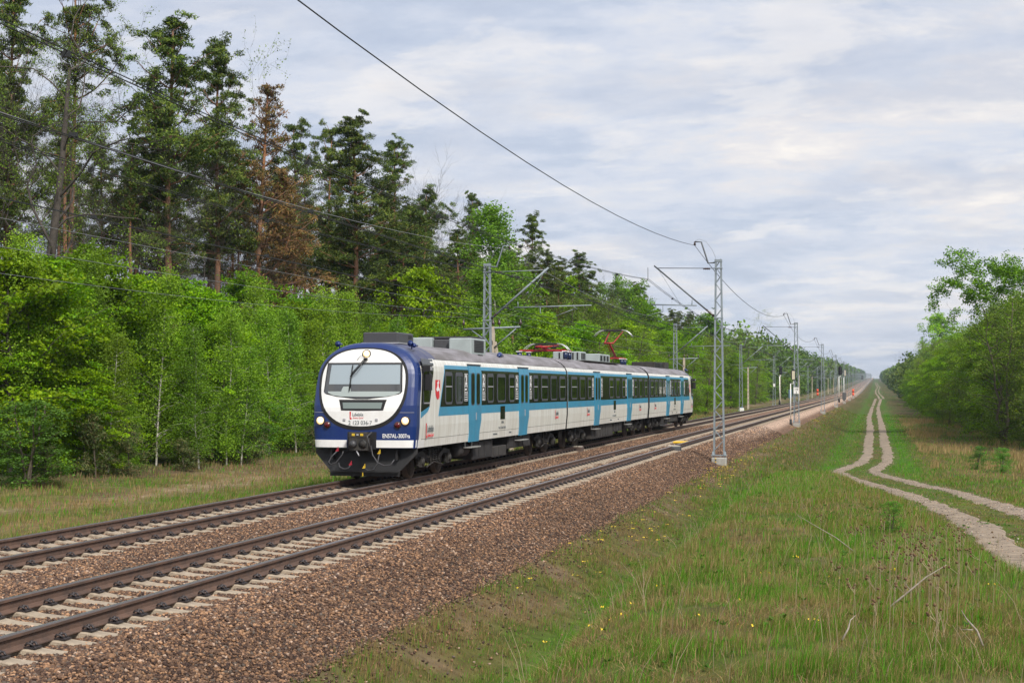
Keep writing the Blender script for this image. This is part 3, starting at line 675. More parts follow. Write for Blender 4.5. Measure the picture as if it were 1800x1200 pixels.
for k, y in enumerate(MASTY):
    if k == 0:
        pN = mast(-6.3, y, 1, labN[0], GN); pF = mast(-16.1, y, -1, labF[0], GF); continue
    if k < 9:
        a = mast(-6.3, y, 1, labN[k] if k < 7 else 'one of the distant lattice masts standing along the ballast edge', GN, pN)
        b = mast(-16.1, y, -1, labF[k] if k < 7 else 'one of the distant lattice masts standing between track and wood', GF, pF)
    else:
        if k == 9:
            fa = []
            for pr in (pN, pF):
                m = MB(); sgn = -1 if pr is pN else 1
                m.box((-.14, 0, 3.7), (.09, .18, 8.1)); m.box((.14, 0, 3.7), (.09, .18, 8.1)); m.box((0, 0, -.6), (.6, .5, .5))
                for q in range(18): m.tube([(-.14 if q % 2 else .14, 0, q * .42), (.14 if q % 2 else -.14, 0, q * .42 + .42)], .014, 3)
                m.tube([(sgn * .1, 0, 7.6), (sgn * .42, 0, 7.6), (sgn * .7, 0, 8.48), (sgn * .97, 0, 8.49)], .035, 4)
                m.tube([(sgn * .12, 0, 5.35), (sgn * 2.66, 0, 7.53)], .04, 4); m.tube([(sgn * .12, 0, 7.38), (sgn * 2.58, 0, 7.43)], .02, 4); m.tube([(sgn * .9, 0, 5.86), (sgn * 2.8, 0, 5.92)], .026, 4)
                f = m.build('catenary_mast', M_galv); fa.append(f)
            f0 = [False, False]
        for j, (x, gr, lb) in enumerate(((-6.3, GN, 'one of the distant lattice masts standing along the ballast edge'), (-16.1, GF, 'one of the distant lattice masts standing between track and wood'))):
            o = fa[j] if not f0[j] else fa[j].copy()
            if f0[j]: COL.objects.link(o)
            f0[j] = True; o.location = (x, y, float(rise(y))); tag(o, lb, 'mast', gr)
        continue
    if k == 1:
        m = MB(); m.box((0, -.115, 2.25), (.42, .02, .52), 0); pl = m.build('number_plate', M_white, a)
        Mx = Matrix(((1, 0, 0, 0), (0, 0, -1, -.127), (0, 1, 0, 0), (0, 0, 0, 1)))
        for s_, zz in (('110', 2.28), ('2', 2.03)): text_obj('digits', s_, .24, Matrix.Translation((0, 0, zz)) @ Mx, M_black, pl, sx=.8, bold=.006)
    if k == 3:
        m = MB(); m.box((0, -.115, 2.9), (.32, .02, .5), 0); m.build('number_plate', M_white, b)
    if k == 6:
        for q in (a, b):
            m = MB()
            for z0, mi in ((.1, 0), (.95, 1), (1.1, 0)):
                m.tube([(0, 0, z0), (0, 0, z0 + (.85 if mi == 0 else .15))], .29 if mi == 0 else .25, 8, mi)
            m.build('warning_wrap', [M_red, M_black], q)
m = MB()
for i in range(8): m.box((-.12, -.262, -.42 - i * .07), (.06, .012, .035), i % 2)
m.build('height_scale', [M_yelp, M_black], pN)

# ------------------------------------------------------------------ overhead wires
def span_curve(x0, x1, y0, y1, z0, z1, sag, n=14):
    P = []
    for i in range(n + 1):
        t = i / n; P.append((x0 + (x1 - x0) * t, y0 + (y1 - y0) * t, z0 + (z1 - z0) * t - 4 * sag * t * (1 - t)))
    return P
def wr(y): return (.0085 if y < 70 else .011) * (1 + max(0, y - 120) / 400)
SUPY = [65.2 - 129.2, 65.2 - 64.6] + MASTY[:16]
def line(m, x, z, sag, sups, r=1.0, mi=0, stag=0.0):
    for k in range(len(sups) - 1):
        y0, y1 = sups[k], sups[k + 1]; a = stag if k % 2 else -stag
        P = span_curve(x + a, x - a, y0, y1, z + float(rise(y0)), z + float(rise(y1)), sag * ((y1 - y0) / 64.6), 16 if y0 < 200 else 6)
        m.tube(P, [wr(max(0, p[1])) * r for p in P], 4 if y0 > 0 else 6, mi, caps=False)
for T, lab in ((T1, 'overhead contact line hanging above the empty track'), (T2, 'overhead contact line hanging above the train')):
    o = empty('catenary_line', (T, MASTY[0], 5.42)); tag(o, lab, 'overhead line', 'overhead lines of the two tracks')
    def part(name, f):
        m = MB(); f(m); q = m.build(name, M_wire, o); q.location = (-T, -MASTY[0], -5.42)
    for dx in (-.035, .035): part('messenger_wire', lambda m: line(m, T + dx, 6.97 + dx * .2, .77, SUPY, .95))
    def hang(m):
        for y in MASTY[:9]: m.tube([(T, y, 6.95 + float(rise(y))), (T, y, 7.46 + float(rise(y)))], .014, 4)
    def hang1(m, y): m.tube([(T, y, 6.95 + float(rise(y))), (T, y, 7.46 + float(rise(y)))], .014, 4)
    for y in MASTY[:5]: part('hanger', lambda m: hang1(m, y))
    for dx in (-.03, .03): part('contact_wire', lambda m: line(m, T + dx, 5.42, .05, SUPY, .8, 0, .22))
    def drop(m, k, j):
        y0 = SUPY[k]; t = j / 8; y = y0 + 64.6 * t; st = .22 * (1 - 2 * t) * (-1 if k % 2 == 0 else 1); rz = float(rise(y))
        zt = 6.97 - 3.08 * t * (1 - t); zb = 5.42 - .2 * t * (1 - t)
        m.tube([(T, y, zt + rz), (T + st, y, zb + rz)], .0025, 3, caps=False)
        m.box((T, y, zt + rz - .03), (.09, .06, .07)); m.box((T + st, y, zb + rz + .03), (.09, .05, .05))
    for k in range(1, 8):
        for j in range(1, 8): part('dropper', lambda m: drop(m, k, j))
for x, lab in ((-7.27, 'single dark wire strung between the mast tips over the ballast slope'), (-15.13, 'pale single wire strung between the mast tips beside the wood')):
    m = MB(); line(m, x, 8.34, 1.05, SUPY, 1.2); q = m.build('feeder_wire', M_wire if x > -10 else M_wire2); tag(q, lab, 'wire')

# ------------------------------------------------------------------ concrete pole line along the wood
M_pole = mat('pole_concrete', (.50, .43, .33), .85, col2=(.38, .33, .26), vscale=5, bump=.3)
PX = -18.6
PP = [(px(866, 600, X=PX)[1] + 80.5 * k) for k in range(-2, 11)]
def pole_parts(o, brace):
    m = MB(); V = []
    for z, h in ((-.9, .15), (6.05, .095)): V += [(-h, -h, z), (h, -h, z), (h, h, z), (-h, h, z)]
    m.add(V, [(0, 1, 5, 4), (1, 2, 6, 5), (2, 3, 7, 6), (3, 0, 4, 7), (4, 5, 6, 7)], 0); m.build('pole', M_pole, o)
    m = MB()
    for q in range(9): m.box((0, -.145 + q * .0045, .6 + q * .58), (.05, .03, .2))
    m.build('slots', M_black, o)
    m = MB(); m.tube([(-1.5, 0, 5.92), (1.42, 0, 6.02)], .05, 6)
    m.tube([(1.2, 0, 5.95), (.1, -.1, 5.0)], .03, 5); m.tube([(-1.1, 0, 5.88), (-.1, -.1, 5.2)], .03, 5)
    m.build('crossarm', M_galv, o)
    for x in (-1.5, .02, .34, 1.42):
        m = MB(); m.tube([(x, 0, 6.0), (x, 0, 6.12), (x, 0, 6.16), (x, 0, 6.26), (x, 0, 6.3), (x, 0, 6.42)], [.02, .02, .075, .07, .04, .05], 8); m.build('insulator', M_ins, o)
    if brace:
        m = MB(); V = []
        for c, z, h in (((1.1, 0), -.9, .09), ((.12, .05), 5.3, .06)): V += [(c[0] - h, c[1] - h, z), (c[0] + h, c[1] - h, z), (c[0] + h, c[1] + h, z), (c[0] - h, c[1] + h, z)]
        m.add(V, [(0, 1, 5, 4), (1, 2, 6, 5), (2, 3, 7, 6), (3, 0, 4, 7), (4, 5, 6, 7)], 0); m.build('brace', M_pole, o)
plabs = ['beige concrete pole with slots, crossarm and brace, beside the lattice mast over the train', 'concrete pole just behind the rear end of the train', 'concrete pole before the wood, first one past the train', 'concrete pole before the wood, second one past the train']
pp = None
for k, y in enumerate(PP[2:]):
    z = float(ground_z(np.array([PX]), np.array([y]))[0]) + .3
    if pp is None: pp = empty('utility_pole', (PX, y, z)); pole_parts(pp, True); o = pp
    else:
        o = copy_tree(pp); o.location = (PX, y, z)
        for c in list(o.children):
            if c.name.startswith('brace'): bpy.data.objects.remove(c)
    tag(o, plabs[k] if k < 4 else 'one of the far concrete poles in front of the wood', 'pole', 'concrete poles along the wood')
for j, dx in enumerate((-1.5, .18, 1.42)):
    m = MB(); 
    for k in range(len(PP) - 1):
        z0 = 6.0 + float(rise(PP[k])) - .0; z1 = 6.0 + float(rise(PP[k + 1]))
        P = span_curve(PX + dx, PX + dx, PP[k], PP[k + 1], z0, z1, (.85, .5, .12)[j], 14); m.tube(P, [.006 * (1 + max(0, p[1] - 60) / 200) for p in P], 3, caps=False)
    tag(m.build('power_line', M_wire2), ('outer', 'middle', 'inner')[j] + ' pale wire of the concrete pole line, ' + ('on the wood side', 'between the other two', 'on the track side')[j], 'wire', 'wires of the pole line')

# ------------------------------------------------------------------ signals, markers and small lineside boxes
M_lens = mat('signal_lens', (.02, .02, .02), .15); M_back = mat('signal_back', (.55, .5, .38), .6); M_ladder = M_galv
M_blue = mat('blue_box', (.10, .17, .24), .6)
def signal(X, pxx, ytop, ybase, back, label, hh=1.5, wq=.55):
    q = px(pxx, ybase, X=X); d = depth(q); H = (ybase - ytop) * d / FOC
    o = empty('railway_signal', q); tag(o, label, 'signal', 'colour light signals beside the tracks')
    pt = H - hh - .35
    pr_w = .075 if hh > 1 else .04
    m = MB(); m.tube([(0, 0, .35), (0, 0, pt)], pr_w, 8, 0); m.tube([(0, 0, pt), (.22, 0, pt), (.22, 0, pt + .25)], pr_w * .8, 6, 0); m.build('post', M_white, o)
    m = MB(); m.tube([(0, 0, -.5), (0, 0, 0), (0, 0, .38)], [.2 * pr_w / .075, .2 * pr_w / .075, .1], 8); m.build('socket', M_black, o)
    m = MB(); hz = pt + .3; P = []
    for i in range(16):
        a = math.pi * i / 15; P.append((.22 + wq / 2 * math.cos(a), hz + hh - wq / 2 + wq / 2 * math.sin(a)))
    P += [(.22 - wq / 2, hz + wq * .2), (.22 - wq * .3, hz), (.22 + wq * .3, hz), (.22 + wq / 2, hz + wq * .2)]
    m.prism([(a, b) for a, b in reversed(P)], lambda u, v, h: (u, -.06 + h, v), .1); hd = m.build('signal_head', M_black, o)
    m = MB()
    for i in range(4):
        z = hz + .22 + i * (hh - .45) / 3.4
        q_ = 1 if back else -1; m.tube([(.22, q_ * .07, z), (.22, q_ * .35, z)], [.2 * wq, .22 * wq], 10, 0)
    m.build('lamp_hood', M_black, hd)
    if back:
        m = MB(); m.box((.24, -.16, hz + hh * .45), (wq * .62, .2, hh * .8)); m.build('rear_casing', M_back, hd)
        m = MB(); m.tube([(.32, .25, .2), (.32, .25, hz + hh)], .02, 4); m.tube([(.62, .25, .2), (.62, .25, hz + hh)], .02, 4)
        z = .4
        while z < hz + hh: m.tube([(.32, .25, z), (.62, .25, z)], .014, 4); z += .3
        m.build('ladder', M_galv, o)
    return o
signal(-16.7, 1370.5, 643, 707, False, 'black oval signal head on a white post at the meadow edge before the wood')
signal(-6.75, 1390, 648, 745, True, 'pale backed signal close beside the mast with the number plate', hh=.85, wq=.36)
signal(-6.9, 1475, 643, 702.5, False, 'tall white signal post with black head, in front of the lattice masts', hh=1.7, wq=.7)
signal(-7.0, 1483.5, 648, 702.5, True, 'pale backed signal just past the tall white posted one', hh=1.6, wq=.6)
signal(-7.6, 1515, 659, 686, False, 'very distant small black signal beside the far pale ballast', hh=2.4, wq=1.2)
M_boxg = mat('box_grey', (.10, .105, .11), .6, col2=(.07, .07, .075), vscale=10); M_boxt = mat('box_lid', (.48, .44, .36), .7); M_boxb = mat('box_rust', (.09, .06, .05), .7)
def railbox(x, pxx, label, side):
    y = px(pxx, 790, X=x)[1]; o = empty('detector_box', (x, y, -.2)); tag(o, label, 'trackside box')
    m = MB(); m.bbox((.16, 0, .06), (.42, .6, .26), .02); m.build('housing', side, o)
    m = MB(); m.box((.1, .0, .205), (.5, .5, .03), rot=Matrix.Rotation(.05, 3, 'Y')); m.build('lid', M_boxt, o)
    m = MB(); m.box((.16, .33, .05), (.25, .05, .18)); m.build('bracket', M_black, o)
railbox(RAILX[0], 1181, 'grey box with pale lid clamped on the rail beside the ballast slope', M_boxg)
railbox(RAILX[2], 1009, 'rusty brown box with pale lid on the rail in front of the train', M_boxb)
q = px(1190, 776, Z=-.12); m = MB(); m.bbox((0, 0, 0), (.75, 1.0, .07), .02); o = m.build('track_magnet', M_yelp); o.location = (T1 + .1, q[1], -.13); tag(o, 'flat yellow device lying between the rails of the empty track', 'track device')
m = MB(); m.bbox((0, 0, .25), (.5, .5, .5), .04, 0); m.bbox((0, 0, .56), (.3, .3, .12), .02, 1); q = px(1304, 722, X=-15.6); o = m.build('marker_stone', [M_white, M_blue]); o.location = (q[0], q[1], q[2] - .15); tag(o, 'small white and blue marker block at the meadow edge past the train', 'marker')
q = px(1389.5, 705, X=-5.9); 
m = MB(); m.bbox((0, 0, 0), (.28, .3, .7), .04, 0); m.tube([(0, 0, -1.4), (0, 0, -.5)], .05, 6, 1); q = px(1389, 692, X=-6.9); o = m.build('cable_cabinet', [M_blue, M_galv]); o.location = q; tag(o, 'small blue cabinet on a thin post beside the pale backed signal', 'cabinet')
m = MB(); m.bbox((0, 0, -.2), (.65, .65, 1.3), .06, 0); q = px(1484, 694, X=-5.7); o = m.build('relay_cabinet', M_boxg); o.location = (q[0], q[1], q[2]); tag(o, 'dark grey relay cabinet at the foot of the two tall signals', 'cabinet')

# ------------------------------------------------------------------ the train
Y0 = 39.62; YEND = 143.86
M_wht = mat('train_white', (.76, .76, .72), .4, col2=(.60, .58, .52), vscale=1.5, stretch=(1, 4, .3), coat=.2, bump=.25, bscale=1.1)
M_wht2 = mat('front_white', (.80, .80, .79), .3, col2=(.75, .745, .725), vscale=5, coat=.3)
M_cyan = mat('train_cyan', (.035, .27, .44), .4, col2=(.045, .23, .37), vscale=1.5)
M_navy = mat('train_navy', (.004, .022, .135), .32, coat=.25, col2=(.006, .026, .12), vscale=2)
M_navyroof = mat('train_navy_weathered', (.045, .055, .13), .5, col2=(.10, .10, .14), vscale=2.5)
M_roof = mat('train_roof', (.27, .25, .27), .5, col2=(.125, .11, .105), vscale=1.1, stretch=(2.5, .5, 1))
M_dark = mat('train_window_band', (.012, .014, .010), .18, spec=.5, var=.3, vscale=2)
M_glass = mat('train_glass', (.014, .020, .010), .04, spec=1.0, coat=1)
M_frame = mat('window_frame', (.075, .08, .095), .45, .2); M_frame2 = mat('window_bar', (.42, .42, .44), .4, .3)
M_blk = mat('train_black', (.014, .014, .015), .6, var=.3, vscale=3); M_under = mat('underframe', (.014, .013, .014), .8, col2=(.028, .025, .024), vscale=4)
M_underl = mat('underframe_box', (.045, .041, .037), .85, col2=(.024, .022, .02), vscale=3)
M_rim = mat('front_rim', (.013, .012, .011), .3)
M_scr = mat('windscreen', (.030, .034, .036), .05, spec=1.2, coat=1); M_blind = mat('sun_blind', (.30, .36, .40), .3, coat=1)
M_dash = mat('cab_desk', (.34, .39, .38), .4, coat=1); M_disp = mat('display', (.16, .20, .19), .25, coat=.5)
M_redl = mat('logo_red', (.62, .02, .03), .5); M_grayt = mat('lettering_grey', (.10, .12, .13), .6); M_whitet = mat('lettering_white', (.8, .8, .8), .6)
M_lampy = mat('lamp_glow', (.9, .8, .6), .3, emit=((1.0, .62, .25), .75)); M_lampw = mat('lamp_core', (1, 1, .9), .3, emit=((1.0, .85, .55), 1.2)); M_lring = mat('lamp_ring', (.10, .08, .06), .3, .6)
M_redlens = mat('tail_lens', (.10, .008, .012), .15); M_greyu = mat('roof_unit_grey', (.36, .41, .41), .5, col2=(.30, .34, .34), vscale=2); M_dgrey = mat('roof_unit_dark', (.055, .055, .06), .5)
M_pred = mat('pantograph_red', (.32, .015, .02), .45); M_pal = mat('pantograph_horn', (.55, .57, .56), .35, .6); M_bins = mat('blue_insulator', (.01, .022, .07), .25)
M_hose = mat('hose', (.05, .05, .055), .5); M_cockr = mat('cock_red', (.36, .02, .04), .5); M_cocky = mat('cock_yellow', (.62, .42, .03), .5)
M_tyre = mat('wheel_steel', (.07, .06, .055), .5, .5)
ZC, HT, HWD = 2.84, .84, 1.44
def shoulder(x, z):
    a = min(1, max(0, (z - 2.2) / 1.2)); a = a * a * (3 - 2 * a); return x * (1 - .035 * a), z - .13 * a * (abs(x) / 1.44) ** 2.5
def ox(z):
    if z <= 1.45: return HWD - .05 * (1.45 - z) / .57
    if z <= ZC: return HWD
    return HWD * max(0.0, 1 - min(1, (z - ZC) / HT) ** 2.5) ** (1 / 2.5)
def rho(x, z):
    if z <= ZC: return min(1, abs(x) / ox(z))
    return min(1, ((abs(x) / HWD) ** 2.5 + ((z - ZC) / HT) ** 2.5) ** (1 / 2.5))
def nose_y(x, z):
    r = rho(x, z); return Y0 + .25 * max(0, z - 1.9) + .045 * r * r + .42 * (1 - max(0, 1 - r ** 5) ** .2)
out_pts = [(ox(z), z) for z in (.88, 1.1, 1.45, 2.0, 2.5, 2.9, 3.05, 3.15, 3.25)]
out_pts += [(HWD * math.cos(a) ** (1 / 1.25), ZC + HT * math.sin(a) ** (1 / 1.25)) for a in [R(q) for q in (22, 30, 38, 46, 54, 62, 70, 78, 84)]] + [(0, ZC + HT)]
out_pts = sorted(out_pts, key=lambda p: p[1]); outline = out_pts + [(-a, b) for a, b in reversed(out_pts[:-1])]
train = empty('electric_train', (T2, Y0, 0))
tag(train, 'blue white and cyan three car electric train with a round faced blue cab', 'train')
def car(k):
    mir = (k == 2)
    ya, yb = ((None, 60.38), (60.62, 82.88), (None, 60.38))[k]
    def my(y): return (YEND - y if mir else y) - Y0
    def emit(m, V, F, mi, sm=False):
        V = [(x, my(y), z) for x, y, z in V]
        if mir: F = [tuple(reversed(f)) for f in F]
        m.add(V, F, mi, sm)
    mats = [M_wht, M_roof, M_navy, M_navyroof, M_blk, M_cyan, M_dark, M_frame, M_glass, M_frame2, M_under, M_whitet, M_rim]
    m = MB(); n = len(outline)
    def edge_y(x, z): return Y0 + .25 * max(0, z - 1.9) + .465
    rings = []
    if k == 1: rings = [[(x, y, z) for x, z in outline] for y in (60.62, 66, 72, 78, 82.88)]
    else: rings = [[(shoulder(x, z)[0], edge_y(x, z), shoulder(x, z)[1]) for x, z in outline]] + [[(x, y, z) for x, z in outline] for y in (41.25, 41.9, 47, 54, 60.38)]
    V = [p for r_ in rings for p in r_]
    for i in range(len(rings) - 1):
        for j in range(n - 1):
            zt = (outline[j][1] + outline[j + 1][1]) / 2; mi = 1 if zt > 3.27 else 0
            if k != 1 and mi == 1: mi = (3, 3, 1, 1, 1)[i]
            if k != 1 and i == 0 and zt > 3.18: mi = 3
            q = [V[i * n + j], V[(i + 1) * n + j], V[(i + 1) * n + j + 1], V[i * n + j + 1]]
            emit(m, q, [(0, 1, 2, 3)], mi, True)
    # bottom and end walls
    ye = [60.62, 82.88] if k == 1 else [60.38]
    for y in ye: emit(m, [(x, y, z) for x, z in outline], [tuple(range(n)) if y > 62 or k != 1 else tuple(reversed(range(n)))], 4)
    y_a = 60.62 if k == 1 else 40.1; y_b = ye[-1]
    emit(m, [(-1.38, y_a, .885), (1.38, y_a, .885), (1.38, y_b, .885), (-1.38, y_b, .885)], [(0, 3, 2, 1)], 10)
    surf = lambda u, z, off: (ox(z) + off, my(u), z)
    def rw(m, rows, off, mi, rim=True):
        m.rows([(z, b, a) if mir else (z, a, b) for z, a, b in rows], surf, off, 1, mi, rim)
    if k != 1:
        # blue cab front
        R_ = [0, .2, .4, .6, .72, .82, .89, .94, .97, .99, 1.0]; op = outline
        def fp(x, z, r): 
            if z <= ZC: X, Z = x * r, z
            else: X, Z = x * r, ZC + (z - ZC) * r
            Y_ = nose_y(X, Z) if r < 1 else edge_y(X, z); X, Z = shoulder(X, Z); return (X, Y_, Z)
        # fill: grid over outline parameter and rho; the arch part needs extra z rows below for small rho
        V = [fp(x, z, r) for r in R_ for x, z in op]
        for i in range(len(R_) - 1):
            F = [(i * n + j, i * n + j + 1, (i + 1) * n + j + 1, (i + 1) * n + j) for j in range(n - 1)]
            emit(m, [V[a] for f in F for a in f], [tuple(range(4 * q, 4 * q + 4)) for q in range(len(F))], 2, False)
    # ---- livery: cyan field, window band, doors
    z0s = [1.69, 1.94, 3.0, 3.1]
    if k != 1:
        lerp = lambda z: 41.9 + (42.6 - 41.9) * (z - 1.69) / 1.42
        rw(m, [(z, lerp(z), 60.36) for z in (1.69, 1.94, 2.5, 2.9, 3.0, 3.1)], .003, 5)
        rw(m, [(z, lerp(z) + .06, 60.35) for z in (1.94, 2.5, 2.9, 2.99)], .006, 6)
        # dark cab side glazing and the cyan wedge under it
        rw(m, [(1.83, 40.19, 40.22), (1.97, 40.2, 41.02), (2.4, 40.28, 41.2), (2.9, 40.38, 41.4), (3.1, 40.42, 41.5), (3.24, 40.45, 41.58)], .004, 6)
        rw(m, [(1.66, 40.17, 40.2), (1.83, 40.19, 40.85), (1.97, 41.0, 41.05)], .003, 5)
        wins = [(42.56, 43.32, 1), (43.69, 44.49, 0), (47.48, 48.27, 1), (48.78, 49.92, 0), (50.45, 51.21, 1), (54.22, 54.98, 1), (55.57, 56.73, 1), (57.25, 58.39, 0), (58.94, 60.05, 1)]
        doors = [(45.2, 46.7), (51.95, 53.48)]; signs = [(44.67, 45.1), (46.82, 47.22), (51.4, 51.84), (53.58, 53.98)]; logos = [(40.5, .8)]; plates = 49.6
    else:
        rw(m, [(z, 60.66, 82.84) for z in (1.69, 1.94, 2.5, 2.9, 3.0, 3.1)], .003, 5)
        rw(m, [(z, 60.67, 82.83) for z in (1.94, 2.5, 2.9, 2.99)], .006, 6)
        wins = [(61.31, 62.54, 1), (63.15, 64.35, 0), (64.99, 65.78, 1), (70.46, 71.51, 1), (72.3, 73.4, 0), (74.13, 74.99, 1), (77.97, 78.84, 1), (79.64, 80.66, 0), (81.58, 82.44, 1)]
        doors = [(66.56, 68.08), (75.68, 77.2)]; signs = [(66.0, 66.4), (68.2, 68.62), (75.14, 75.54), (77.34, 77.74)]; logos = []; plates = 72.0
    # skirt seam, panel joints, footings, vent
    yS = 60.7 if k == 1 else 40.3
    rw(m, [(1.095, yS, y_b - .05), (1.105, yS, y_b - .05)], .002, 4, False)
    rw(m, [(3.235, yS + 1.4, y_b - .05), (3.25, yS + 1.4, y_b - .05)], .002, 4, False)
    for yj in ([44.3, 50.0] if k != 1 else [64.0, 80.5]): rw(m, [(1.1, yj, yj + .015), (1.69, yj, yj + .015)], .002, 4, False)
    rw(m, [(1.46, plates - .35, plates + .28), (1.88, plates - .35, plates + .28)], .008, 6)
    body = m.build('car_body', mats, train)
    # ---- windows
    def rrect(a, b, c, d, r, q=4):
        P = []
        for cx, cz, s in ((b - r, c + r, -90), (b - r, d - r, 0), (a + r, d - r, 90), (a + r, c + r, 180)):
            for i in range(q + 1): t = R(s + 90 * i / q); P.append((cx + r * math.cos(t), cz + r * math.sin(t)))
        return P
    for a, b, bar in wins:
        if mir: a, b = YEND - b, YEND - a
        a -= Y0; b -= Y0
        mp = lambda u, v, h: (HWD + .006 + h, u, v)
        w_ = MB(); O = rrect(a, b, 2.0, 2.91, .13); I = rrect(a + .065, b - .065, 2.065, 2.845, .09); q = len(O)
        V = [mp(u, v, .014) for u, v in O] + [mp(u, v, .014) for u, v in I] + [mp(u, v, 0) for u, v in O]
        w_.add(V, [(i, (i + 1) % q, q + (i + 1) % q, q + i) for i in range(q)] + [(i, 2 * q + i, 2 * q + (i + 1) % q, (i + 1) % q) for i in range(q)], 0)
        w_.add([mp(u, v, .004) for u, v in I], [tuple(range(q))], 1)
        w_.rows([(2.80, a + .05, b - .05), (2.845, a + .07, b - .07)], lambda u, z, o_: (HWD + .006 + o_, u, z), .016, 1, 0)
        if bar: w_.rows([(2.485, a + .06, b - .06), (2.52, a + .06, b - .06)], lambda u, z, o_: (HWD + .006 + o_, u, z), .018, 1, 2)
        w_.build('window', [M_frame, M_glass, M_frame2], body)
    for a, b in doors:
        if mir: a, b = YEND - b, YEND - a
        c = (a + b) / 2 - Y0; a -= Y0; b -= Y0
        sf = lambda u, z, off: (ox(z) + off, u, z)
        for s in (-1, 1):
            d = MB(); e = a if s < 0 else b
            def rr(z, ins): return (z, e + ins, c - .012) if s < 0 else (z, c + .012, e - ins)
            d.rows([rr(.86, .14), rr(1.15, .15), rr(1.5, .02), rr(1.98, 0), rr(2.9, 0), rr(3.13, 0)], sf, .022, 1, 0)
            g0, g1 = (c - .50, c - .14) if s < 0 else (c + .14, c + .50)
            P = rrect(g0, g1, 1.98, 2.88, .09); q = len(P)
            d.add([(HWD + .028, u, v) for u, v in rrect(g0 - .03, g1 + .03, 1.95, 2.91, .1)], [tuple(range(q))], 1)
            d.add([(HWD + .032, u, v) for u, v in P], [tuple(range(q))], 2)
            if s > 0: d.box((HWD + .03, c + .06, 1.62), (.03, .03, .22), 3)
            d.build('door', [M_cyan, M_frame, M_glass, M_frame2], body)
        d = MB(); d.rows([(3.13, a - .03, b + .03), (3.17, a - .03, b + .03)], sf, .04, 1, 0)
        d.rows([(.87, c - .012, c + .012), (1.45, c - .012, c + .012), (3.12, c - .012, c + .012)], sf, .012, 1, 0)
        for z in (.87,): pass
        d.build('door_surround', M_blk, body)
        d = MB(); d.box((HWD - .08, c, .70), (.22, 1.25, .03)); d.box((HWD - .2, c - .4, .8), (.03, .05, .2)); d.box((HWD - .2, c + .4, .8), (.03, .05, .2))
        d.build('footboard', mat_step, body)
    # ---- class signs beside the doors
    RX = lambda x, y, z: Matrix.Translation((x, y, z)) @ Matrix(((0, 0, 1, 0), (1, 0, 0, 0), (0, 1, 0, 0), (0, 0, 0, 1)))
    for a, b in signs:
        if mir: a, b = YEND - b, YEND - a
        a -= Y0; b -= Y0; d = MB(); c = (a + b) / 2
        sf = lambda u, z, off: (HWD + .006 + off, u, z)
        def frame(z0, z1, t=.016):
            d.rows([(z0, a, b), (z0 + t, a, b)], sf, .003, 1, 0, False); d.rows([(z1 - t, a, b), (z1, a, b)], sf, .003, 1, 0, False)
            d.rows([(z0, a, a + t * 1.6), (z1, a, a + t * 1.6)], sf, .003, 1, 0, False); d.rows([(z0, b - t * 1.6, b), (z1, b - t * 1.6, b)], sf, .003, 1, 0, False)
        frame(2.52, 2.88); frame(2.34, 2.51)
        d.rows([(2.39, a + .08, b - .18), (2.45, a + .1, b - .12)], sf, .003, 1, 0, False)
        frame(2.08, 2.32)
        for q in range(3): d.rows([(2.12 + q * .065, a + .07, b - .07), (2.145 + q * .065, a + .07, b - .07)], sf, .003, 1, 0, False)
        sg = d.build('class_sign', M_whitet, body)
        text_obj('digit', '2', .40, RX(HWD + .010, c, 2.565), M_whitet, sg, sx=.95, bold=.016)
    # ---- lettering on the side
    def logo(y, z, s, par, frontM=None):
        M_ = RX(HWD + .006, y - Y0, z) if frontM is None else frontM
        d = MB(); k_ = s
        V = [(-.50, 0), (-.28, 0), (-.25, .18), (-.40, .18), (-.36, 1.0), (-.53, 1.0)]
        d.add([tuple(M_ @ Vector((a * k_ * 1.15, b * k_, .003))) for a, b in V], [(0, 1, 2, 3), (0, 3, 4, 5)], 0); lg = d.build('logo', M_redl, par)
        text_obj('lettering', 'Lubelskie', .62 * k_, M_ @ Matrix.Translation((-.24 * k_, .42 * k_, 0)), M_grayt, par, sx=.66, align='LEFT', bold=.001)
        text_obj('lettering', 'Smakuj życie!', .33 * k_, M_ @ Matrix.Translation((-.18 * k_, .08 * k_, 0)), M_redl, par, sx=.8, align='LEFT', shear=.3)
    ly = {0: [(40.9, 1.12, .40), (58.3, 1.30, .34)], 1: [(65.0, 1.3, .34), (79.9, 1.3, .34)], 2: [(85.6, 1.3, .34), (103.1, 1.2, .30)]}[k]
    for y, z, s in ly: logo(y, z, s, body)
    pl = YEND - plates if mir else plates
    for s_, z, sz, c in (('EN57AL', 1.33, .13, .0), ('94 51 2 123 036-7 PL-PREG', 1.16, .11, .0), ('REV 24.05.12 Mińsk Maz.', .985, .07, -.9), ('PKP 24.05.2012', .985, .07, 1.2)):
        text_obj('lettering', s_, sz, RX(ox(z) + .006, pl + c - Y0, z), M_grayt, body, sx=.8)
    if k != 1:
        # ---- crest on the pillar
        yc = 41.82 if not mir else YEND - 41.82
        sf = lambda u, v, h: (HWD + .005 + h, yc - Y0 + u, v)
        d = MB(); P = [(-.24, 2.68), (.24, 2.68), (.245, 2.42), (.2, 2.27), (.1, 2.17), (0, 2.14), (-.1, 2.17), (-.2, 2.27), (-.245, 2.42)]
        d.prism(list(reversed(P)), lambda u, v, h: sf(u, v, h), .003, 0)
        A = [(-.06, 2.36), (.12, 2.40), (.16, 2.34), (.19, 2.20), (.22, 2.22), (.20, 2.42), (.08, 2.50), (.06, 2.58), (.14, 2.60), (.12, 2.63), (.06, 2.63), (.16, 2.665), (.04, 2.655), (-.08, 2.60), (-.04, 2.57), (-.05, 2.50), (-.16, 2.42), (-.1, 2.38)]
        d.prism(A, lambda u, v, h: sf(u, v, .004 + h), .001, 1)
